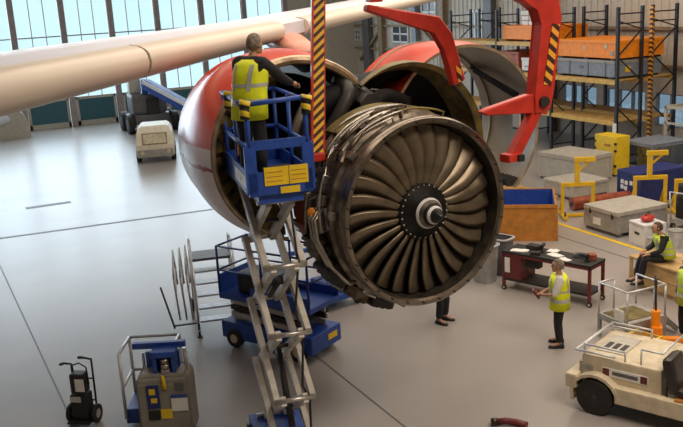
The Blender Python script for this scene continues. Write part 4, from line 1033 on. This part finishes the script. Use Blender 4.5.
for x in (-.78, .78): m.bb(x-.05, x+.05, -1.1, 1.1, 2.17, 2.27); m.bb(x-.05, x+.05, -1.1, 1.1, 1.6, 1.66)
for yy in (-1.08, 1.08): m.bb(-.8, .8, yy-.05, yy+.05, 2.17, 2.27)
m.build('frame', 'lgrey', cg)
m = MB(); m.bb(.70, .72, -1.05, 1.05, .95, 2.2); m.build('back_pane', 'glassdark', cg)
m = MB(); m.bb(-.77, -.76, -1.0, -.05, .98, 1.58); m.build('window_pane', 'mesh', cg)
m = MB()
for x in (-.7, .7):
    for yy in (-1, 1): m.bb(x-.06, x+.06, yy-.06, yy+.06, 0, .1)
m.build('plinth', 'dark', cg)

# ================================================================== RACKS
def rack(lb, x0, x1, frames, levels, guard=None):
    t = thing('pallet_rack', lb, 'rack', ((x0+x1)/2, frames[0], 0)); ox, oy = (x0+x1)/2, frames[0]
    for i, y in enumerate(frames):
        yy = y-oy
        for x in (x0-ox, x1-ox):
            m = MB(); m.bb(x-.05, x+.05, yy-.06, yy+.06, 0, 5.9); m.bb(x-.09, x+.09, yy-.09, yy+.09, 0, .02)
            po = m.build('upright_post', 'rackblack', t)
            if guard == i and x < 0:
                m = MB(); m.bb(x-.075, x+.0, yy-.085, yy-.06, .1, 5.85); m.bb(x-.085, x-.05, yy-.085, yy+.06, .1, 5.85); m.build('striped_guard', 'hazardr', po)
        m = MB(); z = .3; sg = 1
        for z in [.3+.95*k for k in range(6)]:
            m.bar((x0-ox if sg > 0 else x1-ox, yy, z), (x1-ox if sg > 0 else x0-ox, yy, min(5.4, z+.95)), .04, .05, up=(0, 1, 0)); sg = -sg
        for z in (.3, 5.3, 5.65): m.bb(x0-ox, x1-ox, yy-.02, yy+.02, z-.025, z+.025)
        m.build('bracing', 'rackblack', t)
    for b in range(len(frames)-1):
        for z in levels[b]:
            for x in (x0-ox, x1-ox): m = MB(); m.bb(x-.05, x+.03, frames[b]-oy+.06, frames[b+1]-oy-.06, z-.15, z, .008); m.build('beam', 'beam', t)
            m = MB(); m.bb(x0-ox+.04, x1-ox-.04, frames[b]-oy+.06, frames[b+1]-oy-.06, z-.005, z+.03); m.build('shelf_board', 'plank', t)
FR = [25.6, 29.5, 33.4, 37.3]
rack('front row of tall black pallet racking with yellow beams, loaded with orange and grey cases', 22.85, 24.0, FR, [(1.65, 3.2), (1.65, 3.2, 4.5), (1.65, 3.2, 4.5)])
rack('back row of tall black pallet racking standing against the cladding wall', 24.5, 25.7, FR, [(1.65, 3.2), (1.65, 3.2), (1.65, 3.2)], 0)
def big_case(name, lb, loc, size, mt, lidm=None, lid=.12):
    t = thing(name, lb, 'case', loc); X, Y, Z = size
    m = MB(); m.bb(-X/2, X/2, -Y/2, Y/2, .08, Z-lid, .012)
    m.build('body', mt, t)
    m = MB(); m.bb(-X/2-.02, X/2+.02, -Y/2-.02, Y/2+.02, Z-lid, Z, .012); m.build('lid', lidm or mt, t)
    for yy in (-Y/2+.25, 0, Y/2-.25): m = MB(); m.bb(-X/2, X/2, yy-.1, yy+.1, 0, .08); m.build('foot', 'dark', t)
    return t
g1 = big_case('rack_case', 'long grey case under the orange case in the near rack bay', (24.1, 27.55, 3.23), (2.3, 3.4, .70), 'bluegrey', 'grey')
m = MB()
for yy in (-1.2, -.2, .9): m.bb(-1.17, -1.15, yy-.02, yy+.02, .1, .66)
m.build('strap', 'dgrey', g1)
m = MB(); m.bb(-.65, -.4, -1.72, -1.705, .25, .45); m.build('warning_label', 'sign_yellow', g1)
m = MB(); m.bb(-1.165, -1.15, .05, .3, .35, .45); m.build('label_plate', 'dgrey', g1)
o1 = big_case('rack_case', 'long orange case stacked on the grey case in the near rack bay', (24.1, 27.5, 3.932), (2.3, 3.5, .74), 'orange')
m = MB(); m.bb(-1.17, -1.15, .0, .12, .38, .52); m.bb(-1.17, -1.15, -1.25, -1.1, .45, .6); m.build('label_plate', 'cream', o1)
m = MB(); m.bb(-1.17, -1.15, -1.6, -1.4, .2, .35); m.build('latch', 'grey', o1)
big_case('rack_case', 'orange case on the top shelf of the far rack bay', (24.0, 31.5, 4.53), (2.0, 3.3, .66), 'orange')
r1 = big_case('rack_case', 'red case on the middle shelf of the far rack bay', (23.6, 32.6, 3.23), (1.4, 1.5, .85), 'rust')
r2 = big_case('rack_case', 'pale grey case beside the red case on the middle shelf of the far rack bay', (23.5, 31.0, 3.23), (1.2, 1.2, .62), 'white')
m = MB(); m.bb(-.62, -.6, -.4, .4, .25, .29); m.build('strap', 'grey', r2)
for k in range(3):
    o = thing('wrapped_bundle', ['white wrapped bundle at the bottom of the stack on the top orange case', 'white wrapped bundle in the middle of the stack on the top orange case', 'white wrapped bundle topmost of the stack on the top orange case'][k], 'bundle', (23.6, 31.6, 5.191+.211*k), R(k*4))
    m = MB(); m.bb(-.35, .35, -.5, .5, 0, .2, .05); m.build('wrap', 'white', o); m = MB(); m.bb(-.355, .355, -.04, .04, .0, .206); m.build('strap', 'grey', o)
t = thing('rack_sign', 'small white notice hung on the near rack post', 'sign', (22.78, 25.6, 1.2)); m = MB(); m.bb(-.02, -.0, -.1, .1, 0, .42); m.build('sign_plate', 'paper', t)

# ================================================================== TOW TRACTOR
tr = thing('tow_tractor', 'cream aircraft tow tractor with black tyre and black seat at the lower right corner', 'vehicle', (8.80, 10.55, 0), R(-64.5))
m = MB(); m.bb(.0, 1.3, 0, 1.25, .45, .95, .03); m.build('hood', 'cream', tr)
m = MB(); m.bb(.12, .6, .25, 1.0, .95, .965); m.build('hood_lid', 'lgrey', tr)
m = MB()
for k in range(3):
    m.bb(.2+.13*k, .28+.13*k, .35, .65, .966, .972)
m.build('vent', 'dark', tr)
m = MB(); m.bb(-.06, .0, .03, 1.22, .5, .8, .01); m.build('grille', 'lgrey', tr)
m = MB(); m.bb(-.22, -.02, -.16, 1.4, .38, .62, .03); m.build('bumper', 'cream', tr)
m = MB(); m.bb(.62, 2.9, -.16, .0, .28, .56, .02); m.bb(.62, 2.9, 1.25, 1.4, .28, .56, .02); m.build('side_skirt', 'cream', tr)
m = MB(); m.bb(-.1, 2.9, .1, 1.15, .25, .45); m.build('chassis', 'dark', tr)
m = MB(); m.bb(1.3, 2.9, 0, 1.25, .42, .52, .02); m.build('deck', 'lgrey', tr)
for yy in (-.02, 1.27):
    m = MB()
    q = [(.0+.62*0+.28+.42*math.cos(a), .30+.40*math.sin(a)) for a in [R(200-20*k) for k in range(11)]]
    p_ = [(x, z) for x, z in q]+[(.28+.37*math.cos(a), .30+.35*math.sin(a)) for a in [R(20*k) for k in range(11)]]
    m.prism(p_, 'y', yy-.15, yy+.15); m.build('fender', 'cream', tr, 40)
for x in (.28, 2.5):
    for yy, s_ in ((-.05, -1), (1.3, 1)): wheel('wheel', tr, (x, yy, .30), (0, s_, 0), .30, .24, 'dark')
m = MB(); m.bb(.52, .54, 0, 0, 0, 0) if 0 else None
m = MB(); m.bb(.35, 1.1, -.012, 0, .66, .80); m.bb(.36, .45, -.014, -.01, .67, .79); m.build('sign_plate', 'paper', tr)
for x in (.36, .98): m = MB(); m.bb(x, x+.11, -.016, -.012, .67, .79); m.build('sign_end', 'redbin', tr)
m = MB(); m.bb(.52, .94, -.016, -.012, .70, .76); m.build('sign_text', 'dgrey', tr)
m = MB(); m.bb(-.02, .2, -.012, 0, .70, .78); m.build('maker_plate', 'grey', tr)
m = MB()
m.frame([(-.1, .0, 1.0), (-.1, 1.25, 1.0), (.5, 1.25, 1.0)], .02); m.frame([(-.1, .0, 1.0), (.55, .0, 1.0)], .02)
m.frame([(.02, .06, .95), (.02, .06, 1.1), (.02, 1.18, 1.1), (.02, 1.18, .95)], .018); m.frame([(.02, .06, 1.1), (.7, .06, 1.1), (.7, .06, .95)], .018); m.frame([(.02, 1.18, 1.1), (.7, 1.18, 1.1), (.7, 1.18, .95)], .018)
m.build('hood_rail', 'alu', tr)
m = MB(); m.frame([(.95, .08, .95), (.95, .08, 1.2), (1.28, .08, 1.2), (1.28, 1.1, 1.2), (1.28, 1.1, .95)], .016); m.build('grab_rail', 'alu', tr)
se = MB(); se.bb(1.5, 2.0, -.06, .49, .58, .72, .06); se.build('seat', 'seatfab', tr)
m = MB(); m.bar((1.52, .2, .62), (1.38, .2, 1.18),   .54, .18, up=(1, 0, 0), bev=.085); m.build('seat_back', 'seatfab', tr)
m = MB(); m.bb(1.6, 1.9, .05, .4, .52, .6); m.build('seat_base', 'dark', tr)
m = MB(); m.cyl((1.4, -.02, .5), (1.4, -.02, 1.0), .018, seg=8); m.ball((1.4, -.02, 1.02), .035, 10); m.build('lever', 'black', tr)
m = MB(); m.box((1.75, -.05, .57), (.4, .14, .04), rz=.1); m.build('step_plate', 'orange_brown', tr)
m = MB(); m.tube([(2.1, .62+.17*math.cos(a), .98+.17*math.sin(a)) for a in [TAU*k/18 for k in range(18)]], .015, 6, True); m.cyl((2.1, .62, .98), (2.4, .62, .7), .02, seg=8); m.build('steering_wheel', 'black', tr)

# ================================================================== STEP PLATFORM, PALLET TRUCK, SMALL THINGS
sp_ = thing('work_platform', 'small grey work platform with silver handrails between the tow tractor and the wooden crate', 'platform', (11.53, 12.38, 0), 0)
m = MB(); m.bb(-.48, .48, -.4, .4, .42, .5); m.build('deck', 'grey', sp_)
m = MB(); m.bb(-.44, .3, -.3, .3, .5, .515); m.build('deck_mat', 'olive', sp_)
m = MB(); m.bb(-.49, .49, -.42, -.40, .22, .5); m.bb(-.5, -.48, -.4, .4, .38, .5); m.build('skirt', 'grey', sp_)
for x in (-.46, .46):
    for yy in (-.38, .38): m = MB(); m.bb(x-.03, x+.03, yy-.03, yy+.03, 0, .42); m.build('leg', 'grey', sp_)
m = MB(); m.frame([(-.47, -.39, 1.12), (.47, -.39, 1.12), (.47, .39, 1.12)], .02); m.frame([(-.47, -.39, 1.12), (-.47, .39, 1.12), (-.1, .39, 1.12), (-.1, .39, .5)], .02)
m.build('handrail', 'alu', sp_)
for x, yy in [(-.47, -.39), (.2, -.39), (.47, -.39), (-.47, .39), (.47, .39)]: m = MB(); m.cyl((x, yy, .5), (x, yy, 1.12), .02, seg=8); m.build('post', 'alu', sp_)
m = MB(); m.bb(-.48, -.46, -.3, -.05, .5, .72); m.build('notice', 'paper', sp_)
m = MB(); m.bar((.5, -.25, .45), (.95, -.25, .05), .05, .1); m.bar((.5, .25, .45), (.95, .25, .05), .05, .1)
for k in range(3): m.bb(.58+.13*k, .68+.13*k, -.25, .25, .33-.11*k, .35-.11*k)
m.build('step_ladder', 'grey', sp_)
pj = thing('pallet_truck', 'orange pallet truck with an upright black handle behind the tow tractor', 'pallet truck', (11.68, 11.58, 0), R(232))
for x in (-.2, .2): m = MB(); m.bb(x-.08, x+.08, -.15, .95, .08, .16, .01); m.build('fork', 'orange', pj); wheel('load_wheel', pj, (x, .8, .05), (1, 0, 0), .05, .08)
m = MB(); m.bb(-.26, .26, -.26, -.1, .1, .24, .03); m.bb(-.13, .13, -.3, -.1, .2, .48, .03); m.bb(-.07, .07, -.3, -.14, .45, .78, .03); m.build('pump_body', 'orange', pj)
m = MB(); m.cyl((0, -.22, .7), (0, -.24, 1.25), .022, seg=10); m.build('handle_shaft', 'dark', pj)
m = MB(); m.tube([(0, -.24, 1.2), (-.13, -.24, 1.3), (-.13, -.24, 1.42), (.13, -.24, 1.42), (.13, -.24, 1.3), (0, -.24, 1.2)], .016, 8); m.build('handle_loop', 'dark', pj)
for x in (-.07, .07): wheel('steer_wheel', pj, (x, -.22, .09), (1, 0, 0), .09, .05)
t = thing('parts_bin', 'yellow parts bin on the floor between the work platform and the tow tractor', 'bin', (10.85, 11.45, 0), R(15))
m = MB(); m.bb(-.35, .35, -.25, .25, 0, .06); m.bb(-.35, .35, -.25, -.22, .06, .45); m.bb(-.35, .35, .22, .25, .06, .45); m.bb(-.35, -.32, -.22, .22, .06, .45); m.bb(.32, .35, -.22, .22, .06, .45); m.build('bin_shell', 'beam', t)
m = MB(); m.bb(-.37, .37, -.27, -.25, .4, .46); m.bb(-.37, .37, .25, .27, .4, .46); m.build('rim', 'sign_yellow', t)
t = thing('hose_end', 'dark reddish hose end lying on the floor at the bottom of the view', 'hose', (7.26, 10.62, 0), R(-12))
m = MB(); m.tube([(-.05, .1, .06), (.1, .06, .07), (.25, -.02, .06), (.36, -.16, .06)], .055, 10); m.build('hose_body', 'redbin', t); m = MB(); m.cyl((-.13, .12, .06), (-.03, .09, .06), .065, seg=14); m.build('coupling', 'hot', t)

t = thing('folder', 'dark red folder held in the hands of the man in the white shirt', 'folder', (9.79, 13.06, 1.02), R(52))
m = MB(); m.box((0, .02, .04), (.24, .03, .2), mtx=Matrix.Rotation(R(-35), 3, 'X'), bev=.004); m.build('cover', 'redbin', t)
m = MB(); m.box((0, .032, .043), (.22, .012, .18), mtx=Matrix.Rotation(R(-35), 3, 'X')); m.build('pages', 'paper', t)
